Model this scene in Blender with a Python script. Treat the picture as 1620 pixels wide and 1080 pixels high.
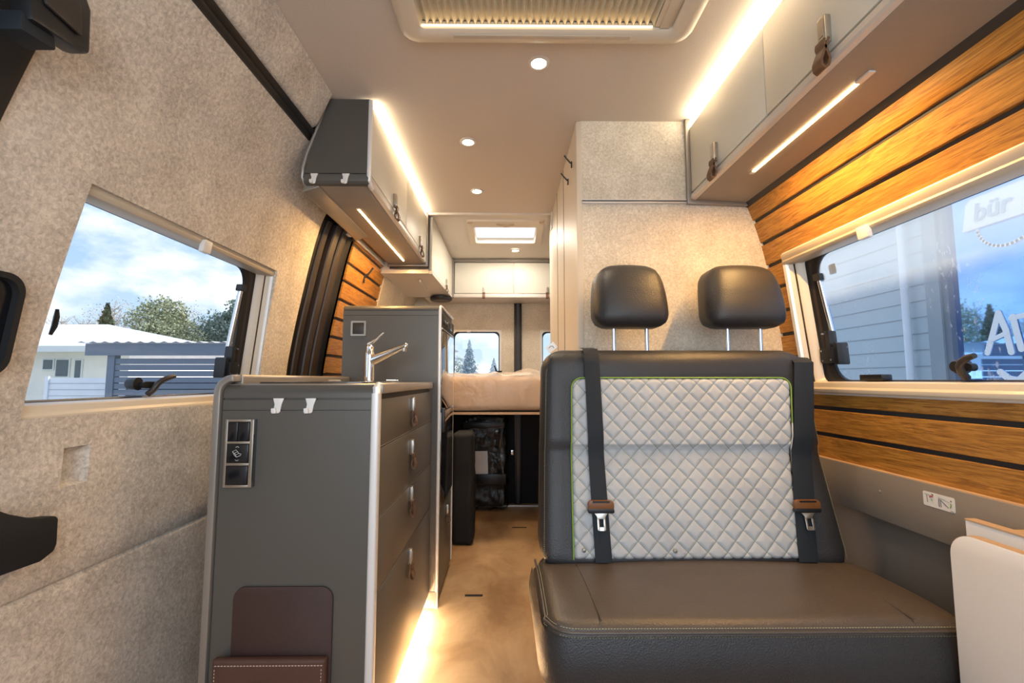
import bpy, bmesh, math, random
from math import sin, cos, pi, sqrt, atan, tan
from mathutils import Vector, Matrix, noise as mnoise
random.seed(7)
for o in list(bpy.data.objects): bpy.data.objects.remove(o)
scene = bpy.context.scene
COL = scene.collection

# ------------------------------------------------------------------ camera
F = 720.0
cam_d = bpy.data.cameras.new('camera'); cam = bpy.data.objects.new('camera', cam_d); COL.objects.link(cam)
cam_d.sensor_width = 36.0; cam_d.lens = F * 36.0 / 1620.0; cam_d.clip_start = 0.05; cam_d.clip_end = 500
cam.location = (0, 0, 0.92)
cam.rotation_euler = (pi / 2 + atan(61 / F), 0, -atan(7 / F))
scene.camera = cam

# ------------------------------------------------------------------ colour management
vs = scene.view_settings
vs.view_transform = 'Standard'; vs.look = 'None'; vs.gamma = 1.0; vs.use_curve_mapping = False
vs.exposure = 0.42

# ------------------------------------------------------------------ world: blue sky with bright clouds
w = bpy.data.worlds.new('sky'); scene.world = w; w.use_nodes = True
nt = w.node_tree; nt.nodes.clear()
def N(nt, t, **k):
    n = nt.nodes.new(t)
    for a, b in k.items():
        if a.startswith('i_'): n.inputs[a[2:].replace('_', ' ')].default_value = b
        else: setattr(n, a, b)
    return n
L = lambda nt, a, b: nt.links.new(a, b)
tc = N(nt, 'ShaderNodeTexCoord'); sp = N(nt, 'ShaderNodeSeparateXYZ'); L(nt, tc.outputs['Generated'], sp.inputs[0])
gr = N(nt, 'ShaderNodeValToRGB'); L(nt, sp.outputs['Z'], gr.inputs[0])
gr.color_ramp.elements[0].position = 0.0; gr.color_ramp.elements[0].color = (.62, .76, .88, 1)
gr.color_ramp.elements[1].position = 0.75; gr.color_ramp.elements[1].color = (.34, .52, .85, 1)
e = gr.color_ramp.elements.new(.22); e.color = (.36, .56, .84, 1)
mp = N(nt, 'ShaderNodeMapping'); mp.inputs['Scale'].default_value = (2.2, 2.2, 4.6); mp.inputs['Location'].default_value = (.3, .1, .4)
L(nt, tc.outputs['Generated'], mp.inputs[0])
no = N(nt, 'ShaderNodeTexNoise', i_Scale=2.1, i_Detail=9.0, i_Roughness=.58); L(nt, mp.outputs[0], no.inputs[0])
cr = N(nt, 'ShaderNodeValToRGB'); L(nt, no.outputs[0], cr.inputs[0])
cr.color_ramp.elements[0].position = .46; cr.color_ramp.elements[1].position = .66
mx = N(nt, 'ShaderNodeMixRGB'); L(nt, cr.outputs[0], mx.inputs[0]); L(nt, gr.outputs[0], mx.inputs[1]); mx.inputs[2].default_value = (1.06, 1.07, 1.08, 1)
bg = N(nt, 'ShaderNodeBackground', i_Strength=1.0); L(nt, mx.outputs[0], bg.inputs[0])
wo = N(nt, 'ShaderNodeOutputWorld'); L(nt, bg.outputs[0], wo.inputs[0])

# ------------------------------------------------------------------ sun (high, ahead and to the right: fronts of the buildings in shade)
sd = bpy.data.lights.new('sun', 'SUN'); so = bpy.data.objects.new('sun', sd); COL.objects.link(so)
sd.energy = 4.2; sd.angle = .01; sd.color = (1, .95, .86)
so.rotation_euler = Vector((-0.80, -0.35, -0.62)).to_track_quat('-Z', 'Y').to_euler()

def area(name, loc, size, size_y, energy, color, direction, spread=pi):
    d = bpy.data.lights.new(name, 'AREA'); o = bpy.data.objects.new(name, d); COL.objects.link(o)
    d.shape = 'RECTANGLE'; d.size = size; d.size_y = size_y; d.energy = energy; d.color = color; d.spread = spread
    o.location = loc; o.rotation_euler = Vector(direction).to_track_quat('-Z', 'Y').to_euler()
    return o
# daylight portals at the van's openings (they only guide sampling of the sky)
for nm, loc, sx, sy, dr in (('portal_cab', (0.05, -.62, 1.15), 1.7, 1.25, (0, 1, 0)),):
    p = area(nm, loc, sx, sy, 1, (1, 1, 1), dr); p.data.cycles.is_portal = True

area('fill_windscreen', (.05, -.60, 1.2), 1.6, 1.0, 12, (.80, .90, 1.0), (0, 1, -.12))  # added fill lamp in the windscreen opening, standing in for daylight
# ------------------------------------------------------------------ materials
def newmat(name):
    m = bpy.data.materials.new(name); m.use_nodes = True
    nt = m.node_tree; b = nt.nodes['Principled BSDF']
    return m, nt, b
def S(b, col=None, rough=None, metal=None, spec=None, coat=None, sheen=None):
    if col is not None: b.inputs['Base Color'].default_value = (*col, 1)
    if rough is not None: b.inputs['Roughness'].default_value = rough
    if metal is not None: b.inputs['Metallic'].default_value = metal
    if spec is not None: b.inputs['Specular IOR Level'].default_value = spec
    if coat is not None: b.inputs['Coat Weight'].default_value = coat; b.inputs['Coat Roughness'].default_value = .12
    if sheen is not None: b.inputs['Sheen Weight'].default_value = sheen
def plain(name, col, rough=.5, metal=0, spec=.5, coat=0, grain=0.06, gscale=400, bump=0):
    m, nt, b = newmat(name); S(b, col, rough, metal, spec, coat)
    if grain or bump:
        tc = N(nt, 'ShaderNodeTexCoord')
        n = N(nt, 'ShaderNodeTexNoise', i_Scale=float(gscale), i_Detail=2.0); L(nt, tc.outputs['Object'], n.inputs[0])
        if grain:
            r = N(nt, 'ShaderNodeMapRange'); r.inputs[3].default_value = 1 - grain; r.inputs[4].default_value = 1 + grain
            L(nt, n.outputs[0], r.inputs[0])
            x = N(nt, 'ShaderNodeVectorMath', operation='SCALE'); x.inputs[0].default_value = col; L(nt, r.outputs[0], x.inputs['Scale'])
            L(nt, x.outputs[0], b.inputs['Base Color'])
        if bump:
            u = N(nt, 'ShaderNodeBump', i_Strength=bump, i_Distance=.001); L(nt, n.outputs[0], u.inputs['Height']); L(nt, u.outputs[0], b.inputs['Normal'])
    return m
def felt(name, c0, c1, scale=70, bump=.5, stretch=(1, 1, 1)):
    m, nt, b = newmat(name); S(b, c0, .95, 0, .1)
    tc = N(nt, 'ShaderNodeTexCoord'); mp = N(nt, 'ShaderNodeMapping'); mp.inputs['Scale'].default_value = stretch
    L(nt, tc.outputs['Object'], mp.inputs[0])
    n = N(nt, 'ShaderNodeTexNoise', i_Scale=float(scale), i_Detail=6.0, i_Roughness=.7, i_Distortion=.6); L(nt, mp.outputs[0], n.inputs[0])
    n2 = N(nt, 'ShaderNodeTexNoise', i_Scale=9.0, i_Detail=3.0); L(nt, mp.outputs[0], n2.inputs[0])
    mm = N(nt, 'ShaderNodeMath', operation='MULTIPLY_ADD'); mm.inputs[1].default_value = .35; L(nt, n2.outputs[0], mm.inputs[0]); L(nt, n.outputs[0], mm.inputs[2])
    r = N(nt, 'ShaderNodeValToRGB'); L(nt, mm.outputs[0], r.inputs[0])
    r.color_ramp.elements[0].position = .48; r.color_ramp.elements[0].color = (*c0, 1)
    r.color_ramp.elements[1].position = .88; r.color_ramp.elements[1].color = (*c1, 1)
    L(nt, r.outputs[0], b.inputs['Base Color'])
    u = N(nt, 'ShaderNodeBump', i_Strength=bump, i_Distance=.001); L(nt, n.outputs[0], u.inputs['Height']); L(nt, u.outputs[0], b.inputs['Normal'])
    return m
def wood(name, c0, c1, c2):
    m, nt, b = newmat(name); S(b, c1, .42, 0, .4)
    tc = N(nt, 'ShaderNodeTexCoord'); sx = N(nt, 'ShaderNodeSeparateXYZ'); L(nt, tc.outputs['Object'], sx.inputs[0])
    # a different offset along the grain for every plank
    fl = N(nt, 'ShaderNodeMath', operation='MULTIPLY'); fl.inputs[1].default_value = 11.8; L(nt, sx.outputs['Z'], fl.inputs[0])
    f2 = N(nt, 'ShaderNodeMath', operation='FLOOR'); L(nt, fl.outputs[0], f2.inputs[0])
    ad = N(nt, 'ShaderNodeMath', operation='MULTIPLY_ADD'); ad.inputs[1].default_value = .613; L(nt, f2.outputs[0], ad.inputs[0]); L(nt, sx.outputs['Y'], ad.inputs[2])
    cb = N(nt, 'ShaderNodeCombineXYZ'); L(nt, sx.outputs['X'], cb.inputs[0]); L(nt, ad.outputs[0], cb.inputs[1]); L(nt, sx.outputs['Z'], cb.inputs[2])
    mp = N(nt, 'ShaderNodeMapping'); mp.inputs['Scale'].default_value = (3, 1.1, 15); L(nt, cb.outputs[0], mp.inputs[0])
    n = N(nt, 'ShaderNodeTexNoise', i_Scale=2.2, i_Detail=5.0, i_Roughness=.6, i_Distortion=.8); L(nt, mp.outputs[0], n.inputs[0])
    wv = N(nt, 'ShaderNodeMath', operation='SINE'); mu = N(nt, 'ShaderNodeMath', operation='MULTIPLY'); mu.inputs[1].default_value = 46
    L(nt, n.outputs[0], mu.inputs[0]); L(nt, mu.outputs[0], wv.inputs[0])
    mp2 = N(nt, 'ShaderNodeMapping'); mp2.inputs['Scale'].default_value = (20, 5, 190); L(nt, cb.outputs[0], mp2.inputs[0])
    n2 = N(nt, 'ShaderNodeTexNoise', i_Scale=2.5, i_Detail=4.0, i_Roughness=.7); L(nt, mp2.outputs[0], n2.inputs[0])
    a = N(nt, 'ShaderNodeMath', operation='MULTIPLY_ADD'); a.inputs[1].default_value = .10; L(nt, wv.outputs[0], a.inputs[0]); L(nt, n2.outputs[0], a.inputs[2])
    r = N(nt, 'ShaderNodeValToRGB'); L(nt, a.outputs[0], r.inputs[0])
    r.color_ramp.elements[0].position = .28; r.color_ramp.elements[0].color = (*c0, 1)
    r.color_ramp.elements[1].position = .74; r.color_ramp.elements[1].color = (*c2, 1)
    e = r.color_ramp.elements.new(.5); e.color = (*c1, 1)
    L(nt, r.outputs[0], b.inputs['Base Color'])
    u = N(nt, 'ShaderNodeBump', i_Strength=.15, i_Distance=.0006); L(nt, n2.outputs[0], u.inputs['Height']); L(nt, u.outputs[0], b.inputs['Normal'])
    return m
def leather(name, col, rough=.42, scale=330, bump=.35):
    m, nt, b = newmat(name); S(b, col, rough, 0, .5)
    tc = N(nt, 'ShaderNodeTexCoord')
    v = N(nt, 'ShaderNodeTexVoronoi', i_Scale=float(scale)); L(nt, tc.outputs['Object'], v.inputs[0])
    n = N(nt, 'ShaderNodeTexNoise', i_Scale=12.0, i_Detail=3.0); L(nt, tc.outputs['Object'], n.inputs[0])
    r = N(nt, 'ShaderNodeMapRange'); r.inputs[3].default_value = .85; r.inputs[4].default_value = 1.15; L(nt, n.outputs[0], r.inputs[0])
    x = N(nt, 'ShaderNodeVectorMath', operation='SCALE'); x.inputs[0].default_value = col; L(nt, r.outputs[0], x.inputs['Scale'])
    L(nt, x.outputs[0], b.inputs['Base Color'])
    u = N(nt, 'ShaderNodeBump', i_Strength=bump, i_Distance=.0012); L(nt, v.outputs['Distance'], u.inputs['Height']); L(nt, u.outputs[0], b.inputs['Normal'])
    return m
def emit(name, col, s):
    m, nt, b = newmat(name); S(b, (0, 0, 0), .6); b.inputs['Emission Color'].default_value = (*col, 1); b.inputs['Emission Strength'].default_value = s
    return m
def glassy(name, tint=(1, 1, 1), refl=.07, rough=.02, bump=0, bscale=30):
    m = bpy.data.materials.new(name); m.use_nodes = True; nt = m.node_tree; nt.nodes.clear()
    o = N(nt, 'ShaderNodeOutputMaterial'); t = N(nt, 'ShaderNodeBsdfTransparent'); t.inputs[0].default_value = (*tint, 1)
    g = N(nt, 'ShaderNodeBsdfGlossy', i_Roughness=rough); x = N(nt, 'ShaderNodeMixShader')
    # Schlick reflectance, the same from either side of the sheet
    ge = N(nt, 'ShaderNodeNewGeometry'); dt = N(nt, 'ShaderNodeVectorMath', operation='DOT_PRODUCT'); L(nt, ge.outputs['Incoming'], dt.inputs[0]); L(nt, ge.outputs['Normal'], dt.inputs[1])
    ab = N(nt, 'ShaderNodeMath', operation='ABSOLUTE'); L(nt, dt.outputs['Value'], ab.inputs[0])
    om_ = N(nt, 'ShaderNodeMath', operation='SUBTRACT'); om_.inputs[0].default_value = 1; L(nt, ab.outputs[0], om_.inputs[1])
    f = N(nt, 'ShaderNodeMath', operation='POWER'); f.inputs[1].default_value = 5; L(nt, om_.outputs[0], f.inputs[0])
    mm = N(nt, 'ShaderNodeMath', operation='ADD'); mm.inputs[1].default_value = refl; L(nt, f.outputs[0], mm.inputs[0])
    L(nt, mm.outputs[0], x.inputs[0]); L(nt, t.outputs[0], x.inputs[1]); L(nt, g.outputs[0], x.inputs[2]); L(nt, x.outputs[0], o.inputs[0])
    if bump:
        tc = N(nt, 'ShaderNodeTexCoord'); n = N(nt, 'ShaderNodeTexNoise', i_Scale=float(bscale), i_Detail=4.0, i_Distortion=1.2); L(nt, tc.outputs['Object'], n.inputs[0])
        u = N(nt, 'ShaderNodeBump', i_Strength=bump, i_Distance=.02); L(nt, n.outputs[0], u.inputs['Height']); L(nt, u.outputs[0], g.inputs['Normal'])
    return m
def light_hazed(name):
    # (weaker mirror image than the clear pane)
    # acrylic pane with dried water marks and a painted haze of light, denser towards its top edge
    m = glassy(name, (.97, .99, 1), .02); nt = m.node_tree
    o = [n for n in nt.nodes if n.type == 'OUTPUT_MATERIAL'][0]; x = [n for n in nt.nodes if n.type == 'MIX_SHADER'][0]
    tr = N(nt, 'ShaderNodeBsdfTranslucent'); tr.inputs[0].default_value = (.94, .98, .99, 1)
    df = N(nt, 'ShaderNodeBsdfDiffuse'); df.inputs[0].default_value = (.8, .86, .9, 1)
    ms = N(nt, 'ShaderNodeMixShader', i_Fac=.25); L(nt, tr.outputs[0], ms.inputs[1]); L(nt, df.outputs[0], ms.inputs[2])
    tc = N(nt, 'ShaderNodeTexCoord'); s = N(nt, 'ShaderNodeSeparateXYZ'); L(nt, tc.outputs['Object'], s.inputs[0])
    n1 = N(nt, 'ShaderNodeTexNoise', i_Scale=5.0, i_Detail=4.0); L(nt, tc.outputs['Object'], n1.inputs[0])
    za = N(nt, 'ShaderNodeMath', operation='MULTIPLY_ADD'); za.inputs[1].default_value = .16; L(nt, n1.outputs[0], za.inputs[0]); L(nt, s.outputs['Z'], za.inputs[2])
    r = N(nt, 'ShaderNodeMapRange', interpolation_type='SMOOTHSTEP'); r.inputs[1].default_value = 1.12; r.inputs[2].default_value = 1.34; r.inputs[3].default_value = .05; r.inputs[4].default_value = .40
    L(nt, za.outputs[0], r.inputs[0])
    mp = N(nt, 'ShaderNodeMapping'); mp.inputs['Scale'].default_value = (1, 1, .45); L(nt, tc.outputs['Object'], mp.inputs[0])
    v = N(nt, 'ShaderNodeTexNoise', i_Scale=95.0, i_Detail=3.0, i_Roughness=.6); L(nt, mp.outputs[0], v.inputs[0])
    v2 = N(nt, 'ShaderNodeTexNoise', i_Scale=9.0, i_Detail=2.0); L(nt, mp.outputs[0], v2.inputs[0])
    vm = N(nt, 'ShaderNodeMath', operation='MULTIPLY'); L(nt, v.outputs[0], vm.inputs[0]); L(nt, v2.outputs[0], vm.inputs[1])
    vr = N(nt, 'ShaderNodeMapRange'); vr.inputs[1].default_value = .345; vr.inputs[2].default_value = .42; vr.inputs[4].default_value = .45; L(nt, vm.outputs[0], vr.inputs[0])
    mxm = N(nt, 'ShaderNodeMath', operation='MAXIMUM'); L(nt, r.outputs[0], mxm.inputs[0]); L(nt, vr.outputs[0], mxm.inputs[1])
    x2 = N(nt, 'ShaderNodeMixShader'); L(nt, mxm.outputs[0], x2.inputs[0]); L(nt, x.outputs[0], x2.inputs[1]); L(nt, ms.outputs[0], x2.inputs[2])
    L(nt, x2.outputs[0], o.inputs[0])
    return m

M = dict(
    felt=felt('beige_felt', (.40, .355, .30), (.80, .735, .645), 110, .8),
    felt2=felt('pale_felt', (.47, .41, .32), (.80, .73, .61), 150, .5, (1, 1, 1)),
    ceil=plain('ceiling_fabric', (.60, .53, .455), .95, grain=.10, gscale=260, bump=.25),
    ceil2=plain('rear_ceiling_fabric', (.68, .63, .56), .95, grain=.05, gscale=260, bump=.2),
    wood=wood('oiled_walnut', (.20, .080, .014), (.38, .170, .028), (.52, .255, .050)),
    groove=plain('black_groove', (.022, .02, .02), .55, grain=0),
    taupe=plain('taupe_lacquer', (.108, .101, .088), .36, metal=.25, grain=.05, gscale=500),
    taupe2=plain('light_taupe_trim', (.30, .27, .235), .33, metal=.35, grain=.03),
    trim=plain('satin_aluminium_trim', (.78, .77, .75), .32, metal=.25, grain=0),
    cream=plain('cream_cabinet_door', (.66, .635, .55), .42, grain=.02, gscale=200),
    lip=plain('pale_cabinet_lip', (.64, .59, .53), .35, metal=.2, grain=0),
    beige=plain('beige_side_panel', (.60, .52, .42), .5, grain=.03),
    under=plain('taupe_underside', (.27, .235, .20), .5, grain=.10, gscale=350),
    black=plain('black_plastic', (.012, .012, .013), .38, grain=0),
    blackm=plain('matt_black', (.009, .009, .010), .8, grain=.2),
    brownrub=plain('brown_black_pillar_trim', (.035, .026, .022), .42, grain=.05),
    chrome=plain('chrome', (.86, .85, .83), .06, metal=1, grain=0),
    nickel=plain('brushed_nickel', (.50, .46, .40), .3, metal=.9, grain=.05),
    steel=plain('polished_steel_tube', (.72, .74, .76), .18, metal=1, grain=0),
    strap=leather('brown_leather_strap', (.13, .062, .028), .5, 300, .2),
    pouch=leather('brown_leather', (.050, .024, .019), .55, 420, .2),
    pouch2=leather('chestnut_leather', (.085, .038, .025), .5, 420, .2),
    lea=leather('dark_brown_leather', (.026, .025, .026), .42, 300, .45),
    lea2=leather('brown_grey_leather', (.080, .062, .048), .40, 300, .4),
    stitch=plain('pale_green_thread', (.40, .40, .24), .8, grain=0),
    whitest=plain('white_thread', (.75, .62, .52), .8, grain=0),
    green=plain('lime_piping', (.20, .34, .05), .5, grain=0),
    belt=plain('black_blue_webbing', (.005, .010, .016), .7, grain=.3, gscale=900, bump=.4),
    orange=plain('amber_buckle_plastic', (.20, .075, .02), .35, grain=0),
    red=plain('red_button', (.6, .02, .01), .3, grain=0),
    white=plain('white_plastic', (.78, .76, .72), .35, grain=0),
    offw=plain('cream_window_plastic', (.66, .58, .46), .35, grain=0),
    offw2=plain('beige_blind_cassette', (.52, .45, .35), .35, grain=.03),
    pleat=plain('cream_pleated_blind', (.64, .58, .44), .8, grain=0),
    table=plain('white_laminate', (.88, .86, .84), .45, grain=.02, gscale=300),
    edgeb=plain('beech_edge', (.55, .38, .24), .5, grain=.1, gscale=100),
    darkglass=plain('dark_mirror_glass', (.02, .02, .022), .03, grain=0, spec=1.0, coat=1.0),
    switch=plain('black_switch', (.008, .009, .012), .2, grain=0),
    socketm=plain('socket_frame_nickel', (.42, .38, .32), .3, metal=.8, grain=0),
    warm=emit('warm_led', (1, .62, .27), 22),
    coolstrip=emit('cream_led', (1, .84, .60), 7),
    coolstripL=emit('white_led', (1, .86, .66), 7),
    toe=emit('toe_led', (1, .92, .74), 12),
    spot=emit('spot_led', (1, .86, .66), 30),
    unlit=plain('unlit_led_cover', (.7, .66, .58), .3, grain=0),
    glass=glassy('clear_acrylic', (.96, .98, 1), .06),
    hazepane=light_hazed('marked_light_haze_acrylic'),
    film=glassy('clear_plastic_film', (.97, .97, .97), .12, .12, bump=.9, bscale=22),
    bagfilm=glassy('crinkled_plastic', (.8, .8, .8), .06, .1, bump=1.0, bscale=14),
    skypane=None,
    fabric=plain('mattress_fabric', (.60, .42, .30), .8, grain=.05, gscale=60, bump=.2),
    steelm=plain('dark_smoked_mirror', (.55, .56, .58), .04, metal=1, grain=0),
)
def milky():
    m = bpy.data.materials.new('milky_roof_pane'); m.use_nodes = True; nt = m.node_tree; nt.nodes.clear()
    o = N(nt, 'ShaderNodeOutputMaterial'); t = N(nt, 'ShaderNodeBsdfTranslucent'); t.inputs[0].default_value = (.95, .93, .88, 1)
    r = N(nt, 'ShaderNodeBsdfTransparent'); x = N(nt, 'ShaderNodeMixShader', i_Fac=.3); L(nt, t.outputs[0], x.inputs[1]); L(nt, r.outputs[0], x.inputs[2]); L(nt, x.outputs[0], o.inputs[0]); return m
M['skypane'] = milky()
def floor_mat():
    m, nt, b = newmat('stone_look_vinyl'); S(b, (.4, .25, .13), .38, 0, .5)
    tc = N(nt, 'ShaderNodeTexCoord'); mp = N(nt, 'ShaderNodeMapping'); mp.inputs['Scale'].default_value = (1.3, .8, 1); L(nt, tc.outputs['Object'], mp.inputs[0])
    n = N(nt, 'ShaderNodeTexNoise', i_Scale=3.5, i_Detail=7.0, i_Roughness=.62, i_Distortion=.5); L(nt, mp.outputs[0], n.inputs[0])
    r = N(nt, 'ShaderNodeValToRGB'); L(nt, n.outputs[0], r.inputs[0])
    r.color_ramp.elements[0].position = .34; r.color_ramp.elements[0].color = (.34, .19, .085, 1)
    r.color_ramp.elements[1].position = .66; r.color_ramp.elements[1].color = (.62, .40, .21, 1)
    L(nt, r.outputs[0], b.inputs['Base Color']); return m
M['floor'] = floor_mat()
def quilt_mat():
    m = leather('pale_grey_leather', (.44, .455, .46), .5, 420, .25); return m
M['quilt'] = quilt_mat()

# ------------------------------------------------------------------ mesh helpers
class MB:
    def __init__(s): s.v = []; s.f = []; s.mi = []; s.mats = []; s.m = 0
    def mat(s, name):
        if name not in s.mats: s.mats.append(name)
        s.m = s.mats.index(name); return s
    def add(s, verts, faces):
        o = len(s.v); s.v += [tuple(v) for v in verts]; s.f += [tuple(i + o for i in f) for f in faces]; s.mi += [s.m] * len(faces); return s
    def from_bm(s, bm, M4=None):
        bm.verts.index_update(); vs_ = [(M4 @ v.co if M4 else v.co)[:] for v in bm.verts]
        fs = [[v.index for v in f.verts] for f in bm.faces]; bm.free(); return s.add(vs_, fs)
    def box(s, x0, x1, y0, y1, z0, z1, bev=0, seg=2, M4=None):
        bm = bmesh.new(); bmesh.ops.create_cube(bm, size=1)
        for v in bm.verts:
            v.co = Vector(((x0 + x1) / 2 + v.co.x * (x1 - x0), (y0 + y1) / 2 + v.co.y * (y1 - y0), (z0 + z1) / 2 + v.co.z * (z1 - z0)))
        if bev: bmesh.ops.bevel(bm, geom=bm.edges[:], offset=bev, segments=seg, profile=.5, affect='EDGES')
        return s.from_bm(bm, M4)
    def prism(s, pts, f0, f1, bev=0):
        """closed outline pts mapped by f0 (one end) and f1 (other end) -> 3D"""
        n = len(pts)
        bm = bmesh.new(); A = [bm.verts.new(f0(*p)) for p in pts]; B = [bm.verts.new(f1(*p)) for p in pts]
        bm.faces.new(A); bm.faces.new(B[::-1])
        for i in range(n): bm.faces.new((A[i], B[i], B[(i + 1) % n], A[(i + 1) % n]))
        bmesh.ops.recalc_face_normals(bm, faces=bm.faces[:])
        if bev:
            es = [e for e in bm.edges if abs(e.calc_face_angle(0)) > .6]
            bmesh.ops.bevel(bm, geom=es, offset=bev, segments=2, profile=.5, affect='EDGES')
        return s.from_bm(bm)
    def tube(s, pts, r, n=8, closed=False, flat=None):
        pts = [Vector(p) for p in pts]; m = len(pts); rs = r if isinstance(r, (list, tuple)) else [r] * m
        vs_, fs = [], []; up = None
        for i in range(m):
            a = pts[(i - 1) % m] if (closed or i > 0) else pts[i]; b = pts[(i + 1) % m] if (closed or i < m - 1) else pts[i]
            t = (b - a).normalized()
            if up is None:
                up = Vector((0, 0, 1)) if abs(t.z) < .9 else Vector((1, 0, 0))
            sd_ = t.cross(up); 
            if sd_.length < 1e-5: sd_ = t.cross(Vector((.3, .9, .1)))
            sd_.normalize(); up = sd_.cross(t).normalized()
            for k in range(n):
                a_ = 2 * pi * k / n; vs_.append(pts[i] + (sd_ * cos(a_) + up * sin(a_)) * rs[i])
        for i in range(m if closed else m - 1):
            j = (i + 1) % m
            for k in range(n):
                k2 = (k + 1) % n; fs.append((i * n + k, i * n + k2, j * n + k2, j * n + k))
        if not closed: fs.append(tuple(range(n))[::-1]); fs.append(tuple((m - 1) * n + k for k in range(n)))
        return s.add(vs_, fs)
    def cyl(s, p0, p1, r, n=24, r1=None): return s.tube([p0, p1], [r, r if r1 is None else r1], n)
    def lathe(s, prof, c, axis='z', n=32):
        vs_, fs = [], []; c = Vector(c)
        for (r, h) in prof:
            for k in range(n):
                a = 2 * pi * k / n
                p = {'z': Vector((r * cos(a), r * sin(a), h)), 'x': Vector((h, r * cos(a), r * sin(a))), 'y': Vector((r * cos(a), h, r * sin(a)))}[axis]
                vs_.append(c + p)
        for i in range(len(prof) - 1):
            for k in range(n): k2 = (k + 1) % n; fs.append((i * n + k, i * n + k2, (i + 1) * n + k2, (i + 1) * n + k))
        fs.append(tuple(range(n))[::-1]); fs.append(tuple((len(prof) - 1) * n + k for k in range(n)))
        return s.add(vs_, fs)
    def grid(s, us, vs, fn, skip=None):
        """open sheet"""
        nu, nv = len(us), len(vs)
        V = [fn(u, v) for u in us for v in vs]; fs = []
        for i in range(nu - 1):
            for j in range(nv - 1):
                if skip and skip((us[i] + us[i + 1]) / 2, (vs[j] + vs[j + 1]) / 2): continue
                fs.append((i * nv + j, (i + 1) * nv + j, (i + 1) * nv + j + 1, i * nv + j + 1))
        return s.add(V, fs)
    def slab(s, a0, a1, b0, b1, r, e, th, fn, na=14, nb=14, puff=0, extra=None, back=True):
        """rounded pad: a,b in the pad's plane, c its depth (0 front .. th back); corner radius r, edge rounding e"""
        def samples(lo, hi, n):
            m = max(r, e); out = [lo + m * (1 - cos(pi / 2 * k / 6)) for k in range(6)]
            out += [lo + m + (hi - lo - 2 * m) * k / n for k in range(n + 1)]
            out += [hi - m * (1 - cos(pi / 2 * k / 6)) for k in range(5, -1, -1)]
            return out
        A = samples(a0, a1, na); B = samples(b0, b1, nb)
        def rnd(a, b):
            if r <= 0: return a, b
            ca = a0 + r if a < a0 + r else (a1 - r if a > a1 - r else None)
            cb_ = b0 + r if b < b0 + r else (b1 - r if b > b1 - r else None)
            if ca is None or cb_ is None: return a, b
            x, y = (a - ca) / r, (b - cb_) / r
            return ca + r * x * sqrt(max(0, 1 - y * y / 2)), cb_ + r * y * sqrt(max(0, 1 - x * x / 2))
        def dep(a, b):
            d = min(a - a0, a1 - a, b - b0, b1 - b)
            d = min(d, e); t = 1 - d / e if e else 0
            c = e * (1 - sqrt(max(0, 1 - t * t))) if e else 0
            if puff:
                ua = (2 * (a - a0) / (a1 - a0) - 1); ub = (2 * (b - b0) / (b1 - b0) - 1)
                c -= puff * (1 - ua ** 4) * (1 - ub ** 4)
            return c
        na_, nb_ = len(A), len(B); V = []; fs = []
        for side in (0, 1):
            for a in A:
                for b in B:
                    ra, rb = rnd(a, b); c = dep(a, b)
                    if side == 0 and extra: c += extra(a, b)
                    V.append(fn(ra, rb, c if side == 0 else th - c))
        o = na_ * nb_
        for i in range(na_ - 1):
            for j in range(nb_ - 1):
                q = (i * nb_ + j, (i + 1) * nb_ + j, (i + 1) * nb_ + j + 1, i * nb_ + j + 1)
                fs.append(q)
                if back: fs.append(tuple(o + k for k in q[::-1]))
        rim = [i * nb_ for i in range(na_)] + [(na_ - 1) * nb_ + j for j in range(1, nb_)] + [i * nb_ + nb_ - 1 for i in range(na_ - 2, -1, -1)] + [j for j in range(nb_ - 2, 0, -1)]
        for k in range(len(rim)): a_, b_ = rim[k], rim[(k + 1) % len(rim)]; fs.append((b_, a_, o + a_, o + b_))
        return s.add(V, fs)
    def build(s, name, mat=None, parent=None, ang=35, recalc=True):
        me = bpy.data.meshes.new(name); me.from_pydata(s.v, [], s.f)
        bm = bmesh.new(); bm.from_mesh(me)
        for i, f in enumerate(bm.faces): f.material_index = s.mi[i] if i < len(s.mi) else 0
        bmesh.ops.remove_doubles(bm, verts=bm.verts[:], dist=2e-5)
        if recalc: bmesh.ops.recalc_face_normals(bm, faces=bm.faces[:])
        bm.to_mesh(me); bm.free()
        for mn in (s.mats or [mat]): me.materials.append(M[mn])
        me.shade_smooth() if hasattr(me, 'shade_smooth') else [setattr(p, 'use_smooth', True) for p in me.polygons]
        me.set_sharp_from_angle(angle=math.radians(ang))
        o = bpy.data.objects.new(name, me); COL.objects.link(o)
        if parent is not None:
            o.parent = parent
            if parent.type == 'EMPTY': o.matrix_parent_inverse = Matrix.Translation(parent['base']).inverted() if False else Matrix.Translation(-Vector(parent.location))
        return o
def tag(o, label=None, cat=None, group=None, kind=None):
    if label: o['label'] = label
    if cat: o['category'] = cat
    if group: o['group'] = group
    if kind: o['kind'] = kind
    return o
def thing(name, label, cat, loc, group=None, kind=None):
    o = bpy.data.objects.new(name, None); COL.objects.link(o); o.location = loc; o.empty_display_size = .05
    return tag(o, label, cat, group, kind)
def copy_tree(o, parent=None):
    c = o.copy(); COL.objects.link(c); c.parent = parent
    for ch in [x for x in bpy.data.objects if x.parent == o]: copy_tree(ch, c)
    return c
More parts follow.
